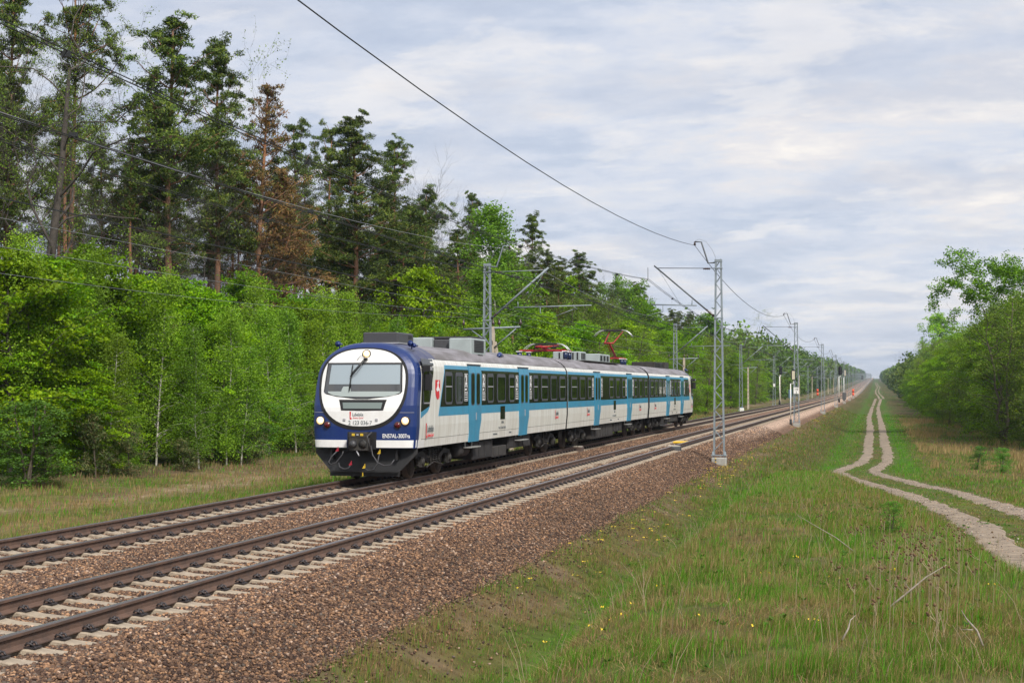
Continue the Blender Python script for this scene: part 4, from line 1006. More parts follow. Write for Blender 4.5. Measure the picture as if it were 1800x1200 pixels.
        d.build('crest', [M_redl, M_whitet], body)
        # ---- cab side window, mirror and camera box
        d = MB(); yw = (40.42, 40.98); yw = yw if not mir else (YEND - yw[1], YEND - yw[0])
        P = rrect(yw[0] - Y0, yw[1] - Y0, 2.08, 2.95, .05); q = len(P); P2 = rrect(yw[0] - Y0 - .05, yw[1] - Y0 + .05, 2.02, 3.0, .06)
        d.add([(HWD + .014, u, v) for u, v in P2], [tuple(range(q))], 0); d.add([(HWD + .019, u, v) for u, v in P], [tuple(range(q))], 1)
        d.box((HWD + .03, (yw[0] + yw[1]) / 2 - Y0, 2.06), (.03, .5, .03), 2); d.build('cab_window', [M_frame, M_glass, M_frame2], body)
        d = MB(); ym = my(40.45)
        d.bbox((HWD + .13, ym, 2.62), (.20, .12, .44), .03, 0); d.bbox((HWD + .10, ym, 2.98), (.24, .2, .17), .02, 0); d.tube([(HWD, ym, 2.95), (HWD + .12, ym, 2.9), (HWD + .13, ym, 2.8)], .018, 6); d.box((HWD + .21, ym - .02, 2.98), (.04, .14, .1), 1)
        d.build('mirror', [M_blk, M_frame2], body)
        # ---- the cab front
        fs = lambda u, z, off: (u, my(nose_y(u, z) - off), z)
        def frw(d, rows, off, nx, mi, rim=True): d.rows([(z, b, a) if mir else (z, a, b) for z, a, b in rows], fs, off, nx, mi, rim)
        XO = -.045
        def oval(a, bt, bb, zc=2.6, n=26):
            r_ = []
            for i in range(n + 1):
                t = -math.cos(math.pi * i / n); z = zc + (bt * t if t > 0 else bb * t); e = 2.5 if t > 0 else 2.4
                h = a * max(0, 1 - abs(t) ** e) ** (1 / e); r_.append((z, -max(h, .004) + XO, max(h, .004) + XO))
            return r_
        d = MB()
        for q in ((-1.38, -1.0), (1.02, 1.38)): frw(d, [(1.815, *q), (1.825, *q)], .004, 6, 0, False)
        d.build('seam', M_frame2, body)
        d = MB(); frw(d, oval(1.23, .935, 1.25), .006, 28, 0); d.build('front_rim', M_rim, body)
        d = MB(); frw(d, oval(1.16, .895, 1.145), .012, 28, 0); fr = d.build('front_panel', M_wht2, body)
        def scr(ins, z1=9):
            r_ = []
            for i in range(16):
                t = i / 15; z = 2.17 + ins + t * (3.13 - ins * 2 - 2.17)
                if z > z1: break
                if z < 2.32: h = 1.09 * math.sqrt(max(0.0, (z - 2.17 - ins + .004) / (.154 - ins * .6)))
                else: h = 1.09 - .05 * (z - 2.32) / .8
                h = min(h, 1.09) - ins; r_.append((z, -max(h, .01) + XO * .7, max(h, .01) + XO * .7))
            return r_
        d = MB(); frw(d, scr(0), .018, 24, 0); frw(d, scr(.03), .021, 24, 1, False)
        if True:
            frw(d, [(2.56, -.98, .98), (2.8, -.97, .97), (3.07, -.95, .95)], .0235, 24, 2, False)
            frw(d, [(2.235, -.6, .6), (2.27, -.85, .85), (2.33, -.98, .98), (2.37, -1.0, 1.0)], .0235, 24, 3, False)
            frw(d, [(2.34, -.62, -.34), (2.44, -.60, -.36), (2.5, -.56, -.4)], .0245, 4, 3, False)
        d.build('windscreen', [M_rim, M_scr, M_blind, M_dash], body)
        d = MB(); frw(d, [(1.865, -.10, .10), (1.875, -.58, .58), (2.1, -.64, .64), (2.155, -.66, .66)], .02, 12, 0); frw(d, [(1.92, -.52, .52), (2.08, -.55, .55)], .024, 10, 1, False)
        d.build('destination_display', [M_rim, M_disp], body)
        # lamps: top, headlights, tail lights
        def lamp(x, z, r, kind):
            y = nose_y(x, z); sgn = 1 if not mir else -1
            L_ = MB(); yl = my(y); f = -sgn
            L_.tube([(x, yl - f * .05, z), (x, yl + f * .045, z)], r * 1.22, 18, 0); 
            L_.tube([(x, yl + f * .04, z), (x, yl + f * .055, z)], [r, r * .97], 18, 1)
            if kind == 'head': L_.tube([(x, yl + f * .05, z), (x, yl + f * .062, z)], [r * .62, r * .5], 14, 2)
            L_.build('headlight' if kind == 'head' else 'tail_light', [M_lring, M_lampy if kind == 'head' and not mir else M_redlens, M_lampw if not mir else M_redlens], body)
        lamp(0, 3.36, .095, 'head'); lamp(-1.17, 1.60, .10, 'head'); lamp(1.17, 1.60, .10, 'head'); lamp(-.97, 1.49, .075, 'tail'); lamp(.97, 1.49, .075, 'tail')
        # bumper, coupler bay, seam
        d = MB(); rws = lambda a, b: [(z, a, b) for z in (.90, .95, 1.05, 1.09)]
        zl = [(.90, 0), (.95, 0), (1.05, 0), (1.095, 0)]
        frw(d, [(z, .40, ox(z) - .001) for z, _ in zl], .03, 16, 0); frw(d, [(z, -ox(z) + .001, -.42) for z, _ in zl], .03, 16, 0)
        d.rows([(z, a, b) for z, a, b in ([(q, my(40.05), my(40.6)) for q in (.88, 1.09)] if not mir else [(q, my(40.6), my(40.05)) for q in (.88, 1.09)])], lambda u, z, o_: (ox(z) + o_, u, z), .006, 1, 0)
        d.build('bumper', M_wht2, body)
        d = MB(); frw(d, [(.86, -.40, .40), (1.31, -.40, .40)], .008, 8, 0, False)
        d.build('coupler_bay', [M_blk, M_frame2], body)
        for x in (-.49, .40):
            d = MB(); d.bbox((x, my(nose_y(x, 1.63)) - .02 * (1 if not mir else -1), 1.63), (.07, .03, .06), .008); d.build('grab_handle', M_frame2, body)
        yf = lambda y: my(y); c_ = MB()
        f = 1 if not mir else -1
        yb_ = my(Y0)
        c_.box((0, yb_ + f * .05, 1.0), (.56, .3, .26), 0); c_.box((0, yb_ - f * .2, 1.0), (.50, .25, .32), 1)
        c_.tube([(-.13, yb_ - f * .32, 1.0), (-.13, yb_ - f * .42, 1.0)], [.11, .07], 12, 2); c_.tube([(.13, yb_ - f * .30, 1.0), (.13, yb_ - f * .34, 1.0)], .115, 12, 0); c_.tube([(.13, yb_ - f * .33, 1.0), (.13, yb_ - f * .345, 1.0)], .08, 12, 1)
        c_.bbox((-.02, yb_ - f * .22, 1.24), (.50, .2, .13), .015, 1); c_.box((-.13, yb_ - f * .325, 1.245), (.08, .02, .06), 3); c_.box((.10, yb_ - f * .325, 1.245), (.08, .02, .06), 3); c_.box((-.015, yb_ - f * .325, 1.245), (.06, .02, .04), 4)
        c_.tube([(-.30, yb_ - f * .2, .84), (-.2, yb_ - f * .25, 1.2), (-.28, yb_ - f * .1, 1.28)], .025, 6, 0); c_.tube([(.30, yb_ - f * .2, .84), (.22, yb_ - f * .25, 1.2), (.3, yb_ - f * .1, 1.3)], .025, 6, 2)
        c_.tube([(-.05, yb_ - f * .3, .82), (.04, yb_ - f * .36, .70)], .018, 5, 4); c_.box((0, yb_ - f * .15, .84), (.6, .12, .05), 0)
        c_.build('coupler', [M_blk, M_underl, M_hose, M_cocky, M_frame2], body)
        # snow plough
        d = MB(); Q = [(-1.41, .86), (-1.41, .74), (-.96, .27), (-.96, .14), (.96, .14), (.96, .27), (1.41, .74), (1.41, .86)]
        d.prism(Q if not mir else list(reversed(Q)), lambda u, v, h: (u, my(Y0 + .10 + .16 * abs(u) + .12 * (v - .14) - h + .0), v), .03, 0)
        d.add([(-.96, my(Y0 + .2), .275), (.96, my(Y0 + .2), .275), (.96, my(Y0 + .03), .262), (-.96, my(Y0 + .03), .262)], [(0, 1, 2, 3)], 0)
        d.box((0, my(Y0 + .07), .20), (.025, .03, .11), 1)
        for s in (-1, 1): d.box((s * .9, my(Y0 + .5), .7), (.06, .7, .25), 0)
        d.build('snow_plough', [M_blk, M_cocky], body)
        if not mir:
            def hose(P, ca, cb, c1=None, c2=None):
                h = MB(); h.tube(P, .017, 7, 0)
                for c, p in ((c1, P[0]), (c2, P[-1])):
                    if c: h.box((p[0], p[1], p[2] + .02), (.045, .04, .07), c); h.box((p[0] + .02, p[1] - .02, p[2] + .07), (.018, .02, .06), c); h.box((p[0] - .03, p[1] - .02, p[2] - .005), (.035, .02, .025), c)
                h.build('brake_hose', [M_hose, M_cockr, M_cocky], body)
            yh = my(Y0) - .12
            hose([(-.63, yh, .82), (-.78, yh - .05, .66), (-.86, yh - .05, .52), (-.80, yh - .05, .45), (-.66, yh - .05, .50), (-.50, yh, .72), (-.48, yh, .80)], 0, 0, 1)
            hose([(-.60, yh, .50), (-.56, yh - .05, .40), (-.44, yh - .05, .34), (-.32, yh - .05, .36), (-.25, yh - .04, .46)], 0, 0, None, 1)
            hose([(.28, yh + .02, .95), (.34, yh - .04, .72), (.48, yh - .05, .52), (.66, yh - .05, .44), (.84, yh - .05, .46), (.93, yh - .02, .60)], 0, 0)
            hose([(.52, yh, .76), (.48, yh - .05, .50), (.38, yh - .05, .34), (.22, yh - .05, .31), (.12, yh - .04, .38)], 0, 0, 2, 2)
            w_ = MB(); wy = lambda x, z: my(nose_y(x, z)) - .06
            w_.tube([(.0, wy(0, 3.22), 3.22), (-.38, wy(-.38, 2.76) - .02, 2.76)], .014, 5); w_.tube([(-.06, wy(0, 3.2), 3.2), (-.37, wy(-.38, 2.84) - .02, 2.82)], .010, 5); w_.tube([(.02, wy(0, 3.2), 3.2), (-.2, wy(-.2, 2.9) - .04, 2.86), (-.36, wy(-.38, 2.76), 2.74)], .006, 4)
            w_.tube([(-.34, wy(-.35, 3.07), 3.07), (-.385, wy(-.4, 2.4), 2.38)], .016, 5); w_.box((0, wy(0, 3.23), 3.23), (.10, .06, .05)); w_.tube([(-.02, wy(0, 3.3), 3.28), (-.16, wy(-.1, 3.32), 3.31), (-.24, wy(-.2, 3.25), 3.2)], .006, 4)
            w_.build('windscreen_wiper', M_rim, body)
            FM = lambda x, z, o_=.016: Matrix.Translation((x, my(nose_y(x, z)) - o_, z)) @ Matrix(((1, 0, 0, 0), (0, 0, -1, 0), (0, 1, 0, 0), (0, 0, 0, 1)))
            logo(0, 0, .20, body, FM(-.22, 1.64)) 
            text_obj('lettering', '2 123 036-7', .145, FM(-.05, 1.50), M_grayt, body, sx=.92, bold=.001)
            Ms = Matrix.Translation((.93, my(nose_y(.93, 1.2)) - .012, 1.155)) @ Matrix.Rotation(.11, 4, 'Z') @ Matrix(((1, 0, 0, 0), (0, 0, -1, 0), (0, 1, 0, 0), (0, 0, 0, 1)))
            text_obj('lettering', 'EN57AL-3007ra', .155, Ms, M_whitet, body, sx=.72, bold=.002)
        for sx_ in (-1, 1):
            h = MB(); xx = sx_ * 1.02; yy_ = my(40.75); zz = 3.62
            h.tube([(xx, yy_, zz - .12), (xx, yy_, zz)], .02, 5)
            for q in ((0, 1) if sx_ > 0 else (0,)): h.tube([(xx + q * .1, yy_ - .14 * f, zz + .03 - q * .05), (xx + q * .1, yy_ - .02 * f, zz + .03 - q * .05), (xx + q * .1, yy_ + .16 * f, zz + .03 - q * .05)], [.085 - q * .02, .035, .03], 10, 0)
            h.build('horn', M_navy, body)
    # ---- underframe boxes and bogies
    boxes = {0: [(46.4, 49.0, .30, .84, 0), (49.05, 50.9, .26, .60, 1), (51.2, 54.6, .45, .84, 0), (44.9, 46.1, .45, .8, 2)], 1: [(66.9, 72.5, .28, .86, 1), (72.7, 75.2, .42, .84, 0), (76, 78.3, .5, .84, 0)], 2: [(89.5, 92.4, .35, .84, 0), (93, 97, .45, .84, 1)]}[k]
    for a, b, z0, z1, tp in boxes:
        d = MB()
        if tp == 2: d.tube([(1.05, a - Y0, .62), (1.05, b - Y0, .62)], .2, 14, 0)
        else:
            d.bbox((0, (a + b) / 2 - Y0, (z0 + z1) / 2), (2.5, b - a, z1 - z0), .03, tp)
            for q in range(int((b - a) / .7)): d.box((1.255, a + .35 + q * .7 - Y0, (z0 + z1) / 2), (.015, .6, (z1 - z0) * .8), tp)
        d.build('equipment_box', [M_under, M_underl], body)
    for bc_ in {0: (42.7, 57.9), 1: (64.3, 80.6), 2: (87.05, 101.75)}[k]:
        bg_ = MB(); c = bc_ - Y0
        for s in (-1, 1):
            x = s * 1.02
            bg_.add([(x - .05, c + y, z) for y, z in ((-1.75, .55), (-1.1, .62), (-.5, .38), (.5, .38), (1.1, .62), (1.75, .55), (1.75, .68), (1.1, .76), (.5, .56), (-.5, .56), (-1.1, .76), (-1.75, .68))] + [(x + .05, c + y, z) for y, z in ((-1.75, .55), (-1.1, .62), (-.5, .38), (.5, .38), (1.1, .62), (1.75, .55), (1.75, .68), (1.1, .76), (.5, .56), (-.5, .56), (-1.1, .76), (-1.75, .68))], [tuple(range(12)), tuple(range(23, 11, -1))] + [(i, 12 + i, 12 + (i + 1) % 12, (i + 1) % 12) for i in range(12)], 0)
            for dy in (-1.38, 1.38):
                bg_.box((s * 1.06, c + dy, .46), (.2, .3, .28), 1); bg_.tube([(s * 1.1, c + dy, .46), (s * 1.2, c + dy, .46)], .10, 10, 1)
                for q in (-.22, .22):
                    P = [(s * 1.08 + .05 * math.cos(t * 1.3), c + dy + q + .05 * math.sin(t * 1.3), .34 + t * .009) for t in range(26)]
                    bg_.tube(P, .014, 4, 1)
            for q in (-.28, 0, .28):
                P = [(s * 1.1 + .07 * math.cos(t * 1.2), c + q + .07 * math.sin(t * 1.2), .42 + t * .012) for t in range(30)]
                bg_.tube(P, .018, 4, 1)
            bg_.box((s * 1.1, c, .84), (.2, .9, .07), 0); bg_.tube([(s * 1.14, c - .55, .35), (s * 1.12, c - .5, .86)], .035, 6, 1)
            bg_.tube([(s * 1.16, c - 1.0, .3), (s * 1.14, c - .2, .42), (s * 1.12, c + .9, .28)], .02, 5, 1)
            bg_.tube([(s * 1.18, c - 1.3, .82), (s * 1.22, c - 1.2, .6), (s * 1.2, c - .9, .56), (s * 1.18, c - .8, .82)], .015, 5, 1)
        bg_.box((0, c, .55), (1.9, .5, .35), 0)
        bo = bg_.build('bogie', [M_under, M_underl], train)
        for dy in (-1.38, 1.38):
            w_ = MB()
            for s in (-1, 1):
                w_.tube([(s * .68, c + dy, .47), (s * .71, c + dy, .47), (s * .71, c + dy, .47), (s * .815, c + dy, .47)], [.50, .50, .47, .465], 26, 0)
                w_.tube([(s * .815, c + dy, .47), (s * .82, c + dy, .47)], [.40, .40], 20, 1)
            w_.tube([(-.8, c + dy, .47), (.8, c + dy, .47)], .08, 8, 1)
            w_.build('wheelset', [M_tyre, M_under], bo)
    return body
mat_step = mat('footboard_metal', (.5, .5, .48), .4, .5)
bodies = [car(k) for k in range(3)]
for a, b in ((60.3, 60.7), (82.8, 83.56)):
    m = MB(); V = []
    b_ = b if b < 61 else 83.52
    ns = 9
    for i in range(ns):
        q = .93 if i % 2 else .97; y = a + (b_ - a) * i / (ns - 1) - Y0; V += [(x * q, y, .5 + (z - .5) * (.985 if i % 2 else 1) * .985) for x, z in outline]
    n = len(outline); m.add(V, [(i * n + j, (i + 1) * n + j, (i + 1) * n + j + 1, i * n + j + 1) for i in range(ns - 1) for j in range(n - 1)], 0); m.build('gangway_bellows', M_blk, train)
# roof equipment
def P_(m, x0, x1, y0, y1, z0, z1, mi=0, b=.03): m.bbox(((x0 + x1) / 2, (y0 + y1) / 2 - Y0, (z0 + z1) / 2), (x1 - x0, y1 - y0, z1 - z0), b, mi)
m = MB(); P_(m, -.51, .49, 41.2, 42.7, 3.70, 3.98, 0); m.box((0, 41.9 - Y0, 3.685), (1.06, 1.5, .03), 1)
for x in (-.48, .46):
    for y in (41.3, 42.6): m.tube([(x, y - Y0, 3.7), (x * 1.1, y - Y0, 3.58)], .02, 5, 1)
m.box((.497, 42.35 - Y0, 3.90), (.01, .3, .03), 2); m.box((.497, 42.35 - Y0, 3.85), (.01, .3, .03), 2)
m.build('air_conditioner', [M_dgrey, M_frame2, M_blk], bodies[0])
m = MB(); P_(m, -1.0, -.25, 47.15, 49.0, 3.55, 4.02, 0); P_(m, .3, 1.02, 47.15, 49.0, 3.50, 4.0, 0); P_(m, -.25, .3, 47.35, 49.0, 3.6, 3.97, 1); m.box((.1, 48.2 - Y0, 4.035), (1.75, 1.5, .05), 1)
for q in range(7): m.box((1.03, 48.1 - Y0, 3.60 + q * .05), (.02, 1.1, .02), 2)
m.box((1.025, 48.1 - Y0, 3.76), (.01, 1.2, .38), 1); m.box((1.08, 48.0 - Y0, 3.47), (.06, .5, .06), 2); m.build('roof_unit', [M_greyu, M_dgrey, M_blk], bodies[0])
m = MB(); m.tube([(1.1, 50.4 - Y0, 3.5), (1.05, 50.8 - Y0, 3.56), (1.0, 51.4 - Y0, 3.52)], [.05, .09, .05], 8); m.build('antenna', M_navy, bodies[0])
m = MB(); P_(m, -.6, .65, 70.9 - 3.2, 72.0 - 3.0, 3.64, 4.05, 0); 
for q in range(5): m.box((-.3 + q * .2, 67.69 - Y0, 3.85), (.06, .02, .3), 1)
for q in range(3): m.box((.655, 67.9 + q * .35 - Y0, 3.85), (.02, .22, .26), 1)
P_(m, -.75, .55, 73.0, 76.0, 3.66, 4.06, 0)
for q in range(3): m.box((.555, 73.5 + q * .9 - Y0, 3.86), (.02, .5, .24), 1)
m.box((.1, 72.0 - Y0, 3.64), (1.7, 9.5, .04), 2); m.box((.85, 71.0 - Y0, 3.56), (.1, .1, .12), 2); m.build('roof_unit', [M_greyu, M_blk, M_underl], bodies[1])
m = MB(); P_(m, -.75, .6, 91.5, 94.0, 3.62, 3.98, 0); P_(m, -.72, .55, 94.1, 95.6, 3.62, 3.95, 1); P_(m, -.75, .66, 95.7, 97.5, 3.62, 4.02, 0)
for q in range(8): m.box((.61, 91.8 + q * .28 - Y0, 3.8), (.02, .15, .25), 1)
m.build('roof_unit', [M_underl, M_blk], bodies[2])
def panto(yc, raised, f):
    o = MB(); c = yc - Y0
    for x in (-.95, .95) if not raised else (-.55, .55):
        for dy in (-.75, .55):
            o.tube([(x * (.9 if dy > 0 else 1), c + dy, 3.62), (x * (.9 if dy > 0 else 1), c + dy, 3.92)], .10, 8, 0); o.box((x * (.9 if dy > 0 else 1), c + dy, 3.94), (.24, .24, .03), 2)
    w_ = .95 if not raised else .55
    for dy in (-.75, .55): o.box((0, c + dy, 3.985), (2 * w_, .08, .06), 1)
    for x in (-.5, .5): o.box((x, c - .1, 3.985), (.07, 1.35, .06), 1)
    pb = o.build('pantograph', [M_bins, M_pred, M_whitet], bodies[1])
    kz, ky = (4.72, c - 1.4) if raised else (4.12, c - .9); fy, fz = c + .5, 4.02; hy, hz = (c + .0, 5.36) if raised else (c + .1, 4.20)
    a = MB()
    a.tube([(.04, fy, fz), (.02, ky, kz)], [.07, .05], 8, 0); a.tube([(-.1, fy - .1, fz), (-.08, ky, kz - .04)], .02, 5, 0)
    a.tube([(-.25, ky, kz), (.25, ky, kz)], .045, 8, 0)
    for s in (-1, 1): a.tube([(s * .22, ky, kz), (s * (.5 if s > 0 else .18), hy, hz)], [.035, .025], 6, 0)
    if not raised:
        for s in (-.35, .0, .35): a.box((s, c - .2, 4.12), (.1, .5, .12), 1); a.tube([(s, c - .6, 4.1), (s + .2, c + .3, 4.16)], .03, 6, 1)
    a.build('pantograph_arm', [M_pred, M_under], pb) if False else None
    q = a.build('pantograph_arm', [M_pred, M_under], bodies[1])
    h = MB()
    for dy in (-.2, .2):
        P = [(-1.0, hz - .27), (-.9, hz - .14), (-.78, hz - .03), (-.62, hz + .05), (-.45, hz + .07), (.45, hz + .07), (.62, hz + .05), (.78, hz - .03), (.9, hz - .14), (1.0, hz - .27)]
        h.tube([(x, hy + dy, z) for x, z in P], .016, 6, 0)
        h.box((0, hy + dy, hz + .085), (.95, .05, .03), 1)
    h.box((.0, hy, hz + .03), (.9, .4, .04), 1); h.build('pantograph_head', [M_pal, M_blk], bodies[1])
panto(63.4, False, 1); panto(80.4, True, 1)
for o in list(train.children): o.location = (0, 0, 0)
for o, n_ in zip(bodies, ('front cab car with blue face', 'middle car with both pantographs', 'rear cab car facing away')): o['label'] = n_

# ------------------------------------------------------------------ trees
BARKS = {'pine': mat('pine_bark', (.30, .135, .065), .9, col2=(.13, .085, .06), vscale=1.2, stretch=(3, 3, .5), bump=.6, bscale=8),
         'grey': mat('grey_bark', (.085, .07, .058), .9, col2=(.045, .038, .032), vscale=3, bump=.6, bscale=9),
         'birch': mat('birch_bark', (.62, .59, .53), .7, col2=(.22, .2, .17), vscale=5, stretch=(1, 1, 3)),
         'twig': mat('young_bark', (.13, .105, .075), .9, col2=(.08, .065, .05), vscale=4)}
LEAF = {k: mat('leaf_' + k, attr='Col', rough=.6, trans=tr, spec=.25, objvar=ov) for k, tr, ov in (('bright', .37, .8), ('pine', .10, .45), ('birch', .37, .7), ('olive', .28, .5), ('brown', .12, .2))}
def curve_pts(p, d, L, n, up, wig, rg):
    P = [np.array(p, float)]; d = np.array(d, float); d /= np.linalg.norm(d)
    for i in range(n):
        d = d + np.array([0, 0, up / n]) + rg.normal(size=3) * wig / math.sqrt(n); d /= np.linalg.norm(d); P.append(P[-1] + d * L / n)
    return P
def sprays(centers, dirs, per, rad, flat, L, W, rg, colf, droop=0.0):
    """leaf clusters: a flattened puff round each centre"""
    centers = np.asarray(centers); n = len(centers); q = rg.normal(size=(n, per, 3)); q /= np.linalg.norm(q, axis=2, keepdims=True); q *= rg.random((n, per, 1)) ** .45
    ax = np.asarray(dirs) + np.array([0, 0, .0]); nrm = np.stack([ax[:, 0] * .45, ax[:, 1] * .45, np.ones(n)], 1) + rg.normal(size=(n, 3)) * .25; nrm /= np.linalg.norm(nrm, axis=1, keepdims=True)
    h = (q * nrm[:, None]).sum(2, keepdims=True); q = q - h * nrm[:, None] * (1 - flat); rr = np.asarray(rad).reshape(-1, 1, 1) if hasattr(rad, '__len__') else rad
    P = centers[:, None] + q * rr; P[:, :, 2] -= droop * (np.abs(q[:, :, 0]) + np.abs(q[:, :, 1])) * (rr if not hasattr(rad, '__len__') else rr[:, :, 0])
    P = P.reshape(-1, 3); N = np.repeat(nrm, per, 0) + rg.normal(size=(len(P), 3)) * .55; D = rg.normal(size=(len(P), 3)) + np.repeat(ax, per, 0) * .5
    tone = np.repeat(rg.uniform(.72, 1.28, (n, 1)), per, 0) * rg.uniform(.75, 1.25, (len(P), 1))
    V, F = cards(P, D, N, L * rg.uniform(.7, 1.3, len(P)), W * rg.uniform(.7, 1.3, len(P)))
    return V, F, np.repeat(colf(len(P), rg) * tone, 4, 0)
def palette(*cols):
    A = np.array(cols); return lambda n, rg: A[rg.integers(0, len(A), n)]
PAL = {'horn': palette((.17, .34, .002), (.12, .27, .003), (.22, .39, .004), (.09, .21, .004)),
       'maple': palette((.15, .33, .003), (.20, .38, .004), (.24, .42, .006)),
       'birch': palette((.19, .34, .02), (.15, .29, .018), (.23, .38, .03), (.11, .22, .015)),
       'grey': palette((.10, .25, .03), (.13, .29, .04), (.07, .19, .02)),
       'olive': palette((.14, .245, .02), (.17, .265, .022), (.10, .18, .015), (.19, .26, .03)),
       'pine': palette((.065, .115, .016), (.095, .145, .018), (.14, .18, .024), (.04, .08, .012)),
       'brown': palette((.21, .11, .04), (.27, .155, .045), (.15, .09, .04), (.12, .12, .03)),
       'spruce': palette((.022, .05, .02), (.03, .065, .022)),
       'sapling': palette((.06, .10, .025), (.09, .13, .035), (.17, .15, .06))}
TREES = {}
def store(kind, tm, bark, V, F, C, leafm, H):
    me = None
    m = bpy.data.meshes.new(kind + '_trunk'); m.from_pydata(tm.v, [], tm.f); m.materials.append(bark); m.polygons.foreach_set('use_smooth', [True] * len(m.polygons)); m.update()
    c = np_mesh(kind + '_crown', V, F, leafm, C) if V is not None else None
    TREES.setdefault(kind, []).append((m, c, H))
def pine(seed, H=20, base=.5, width=3.0, kind='pine', pal='pine', dens=1.0, lm='pine', topped=False):
    rg = np.random.default_rng(seed); m = MB(); lean = rg.uniform(-.02, .02, 2)
    tp = [(lean[0] * z + .12 * math.sin(z * .35 + seed), lean[1] * z, z) for z in np.linspace(-.5, H * .97, 14)]; tr = list(np.linspace(.21, .04, 14)); tr[0] *= 1.25
    m.tube(tp, tr, 8); C = []; D = []; Rr = []
    at = lambda z: np.array([lean[0] * z + .12 * math.sin(z * .35 + seed), lean[1] * z, z])
    z = H * base; side = rg.uniform(0, 6.28)
    while z < H * .98:
        t = (z / H - base) / (1 - base)
        prof = (min(1, .45 + 2.2 * t)) * (1 - t) ** .85 + .09
        for k in range(rg.integers(3, 6)):
            a = rg.uniform(0, 6.28); L = width * prof * rg.uniform(.5, 1.25) * (1 + .25 * math.cos(a - side)); d = [math.cos(a), math.sin(a), .15 + .5 * t]
            P = curve_pts(at(z), d, L, 5, .55, .3, rg); m.tube(P, list(np.linspace(.055 * (1 - .5 * t), .014, 6)), 4, caps=False)
            for q in np.linspace(.35, 1, max(2, int(L * 2.1))):
                i = min(4, int(q * 5)); b = P[i] + (P[i + 1] - P[i]) * (q * 5 - i) if q < 1 else P[5]
                for w in range(2 if rg.random() < .7 * dens else 1):
                    off = rg.normal(size=3) * np.array([.36, .36, .09]) * (.4 + L * .25); c = b + off + np.array([0, 0, .12])
                    C.append(c); D.append(np.array([math.cos(a), math.sin(a), .4])); Rr.append(rg.uniform(.30, .52) * (1.05 - .35 * t))
                    if rg.random() < .5: m.tube([b, c], [.014, .008], 3, caps=False)
        z += H * rg.uniform(.022, .046)
    z = H * base * .5
    while z < H * base:            # dead stubs and a few bare boughs
        a = rg.uniform(0, 6.28); P = curve_pts(at(z), [math.cos(a), math.sin(a), .05], rg.uniform(.4, 2.2), 4, -.1, .5, rg); m.tube(P, [.03, .022, .015, .01, .006], 3, caps=False); z += rg.uniform(.4, 1.3)
    per = int(80 * min(dens, 1.1)); V, F, Cc = sprays(C, D, per, Rr, .42, .20, .045, rg, PAL[pal])
    store(kind, m, BARKS['pine'], V, F, Cc, LEAF[lm], H)
def leafy(seed, H=8, kind='hornbeam', pal='horn', width=2.6, low=.06, n=330, per=36, L=.13, W=.095, sr=.5, bark='grey', shape=.35, lm='bright', r0=.12, multi=1, flat=.22, wob=.35):
    rg = np.random.default_rng(seed); m = MB(); C = []; D = []
    for s in range(multi):
        a0 = rg.uniform(0, 6.28); tip = np.array([math.cos(a0), math.sin(a0), 0]) * (width * .4 if multi > 1 else .15)
        nseg = 9; T = [np.array([0, 0, -.4]) + (tip + np.array([0, 0, H * .93 + .4])) * (i / nseg) + rg.normal(size=3) * .06 * H / 8 * (i > 0) for i in range(nseg + 1)]
        m.tube(T, list(np.linspace(r0, .018, nseg + 1)), 7, caps=False)
        nl = int(n / multi / 7)
        lobes = rg.uniform(.65, 1.25, 9)
        for k in range(nl):
            t = low + (1 - low) * (k + rg.random()) / nl; z = t * H * .95; i = min(nseg - 1, int(t * nseg)); b = T[i] + (T[i + 1] - T[i]) * (t * nseg - i); 
            prof = (math.sin(math.pi * min(1, (t / (2 * shape)) if t < shape else .5 + .5 * (t - shape) / (1 - shape)) ) ** .75) if t < 1 else 0
            prof = max(.16, prof if t >= shape else .55 + .45 * t / shape); a = rg.uniform(0, 6.28)
            Lb = width * prof * lobes[int(a / 6.284 * 9) % 9] * rg.uniform(.72, 1.1) * (1 + wob * (rg.random() - .5)); up = .25 + .7 * t
            P = curve_pts(b, [math.cos(a), math.sin(a), up * .7], Lb, 5, .15 if pal != 'birch' else -.1, .32, rg); m.tube(P, list(np.linspace(.035 * H / 9, .008, 6)), 3, caps=False)
            for q in range(7):
                u = .35 + .65 * (q + rg.random()) / 7; i2 = min(4, int(u * 5)); c = P[i2] + (P[i2 + 1] - P[i2]) * (u * 5 - i2); off = rg.normal(size=3) * np.array([.32, .32, .16]) * (.5 + .22 * width)
                C.append(c + off); D.append(np.array([math.cos(a), math.sin(a), .2]))
    V, F, Cc = sprays(C, D, per, rg.uniform(.6, 1.25, len(C)) * sr, flat, L, W, rg, PAL[pal])
    k_ = V.reshape(-1, 4, 3)[:, 0, 2] > .05; V = V.reshape(-1, 4, 3)[k_].reshape(-1, 3); Cc = Cc.reshape(-1, 4, 3)[k_].reshape(-1, 3); F = np.arange(len(V)).reshape(-1, 4)
    store(kind, m, BARKS[bark], V, F, Cc, LEAF[lm], H)
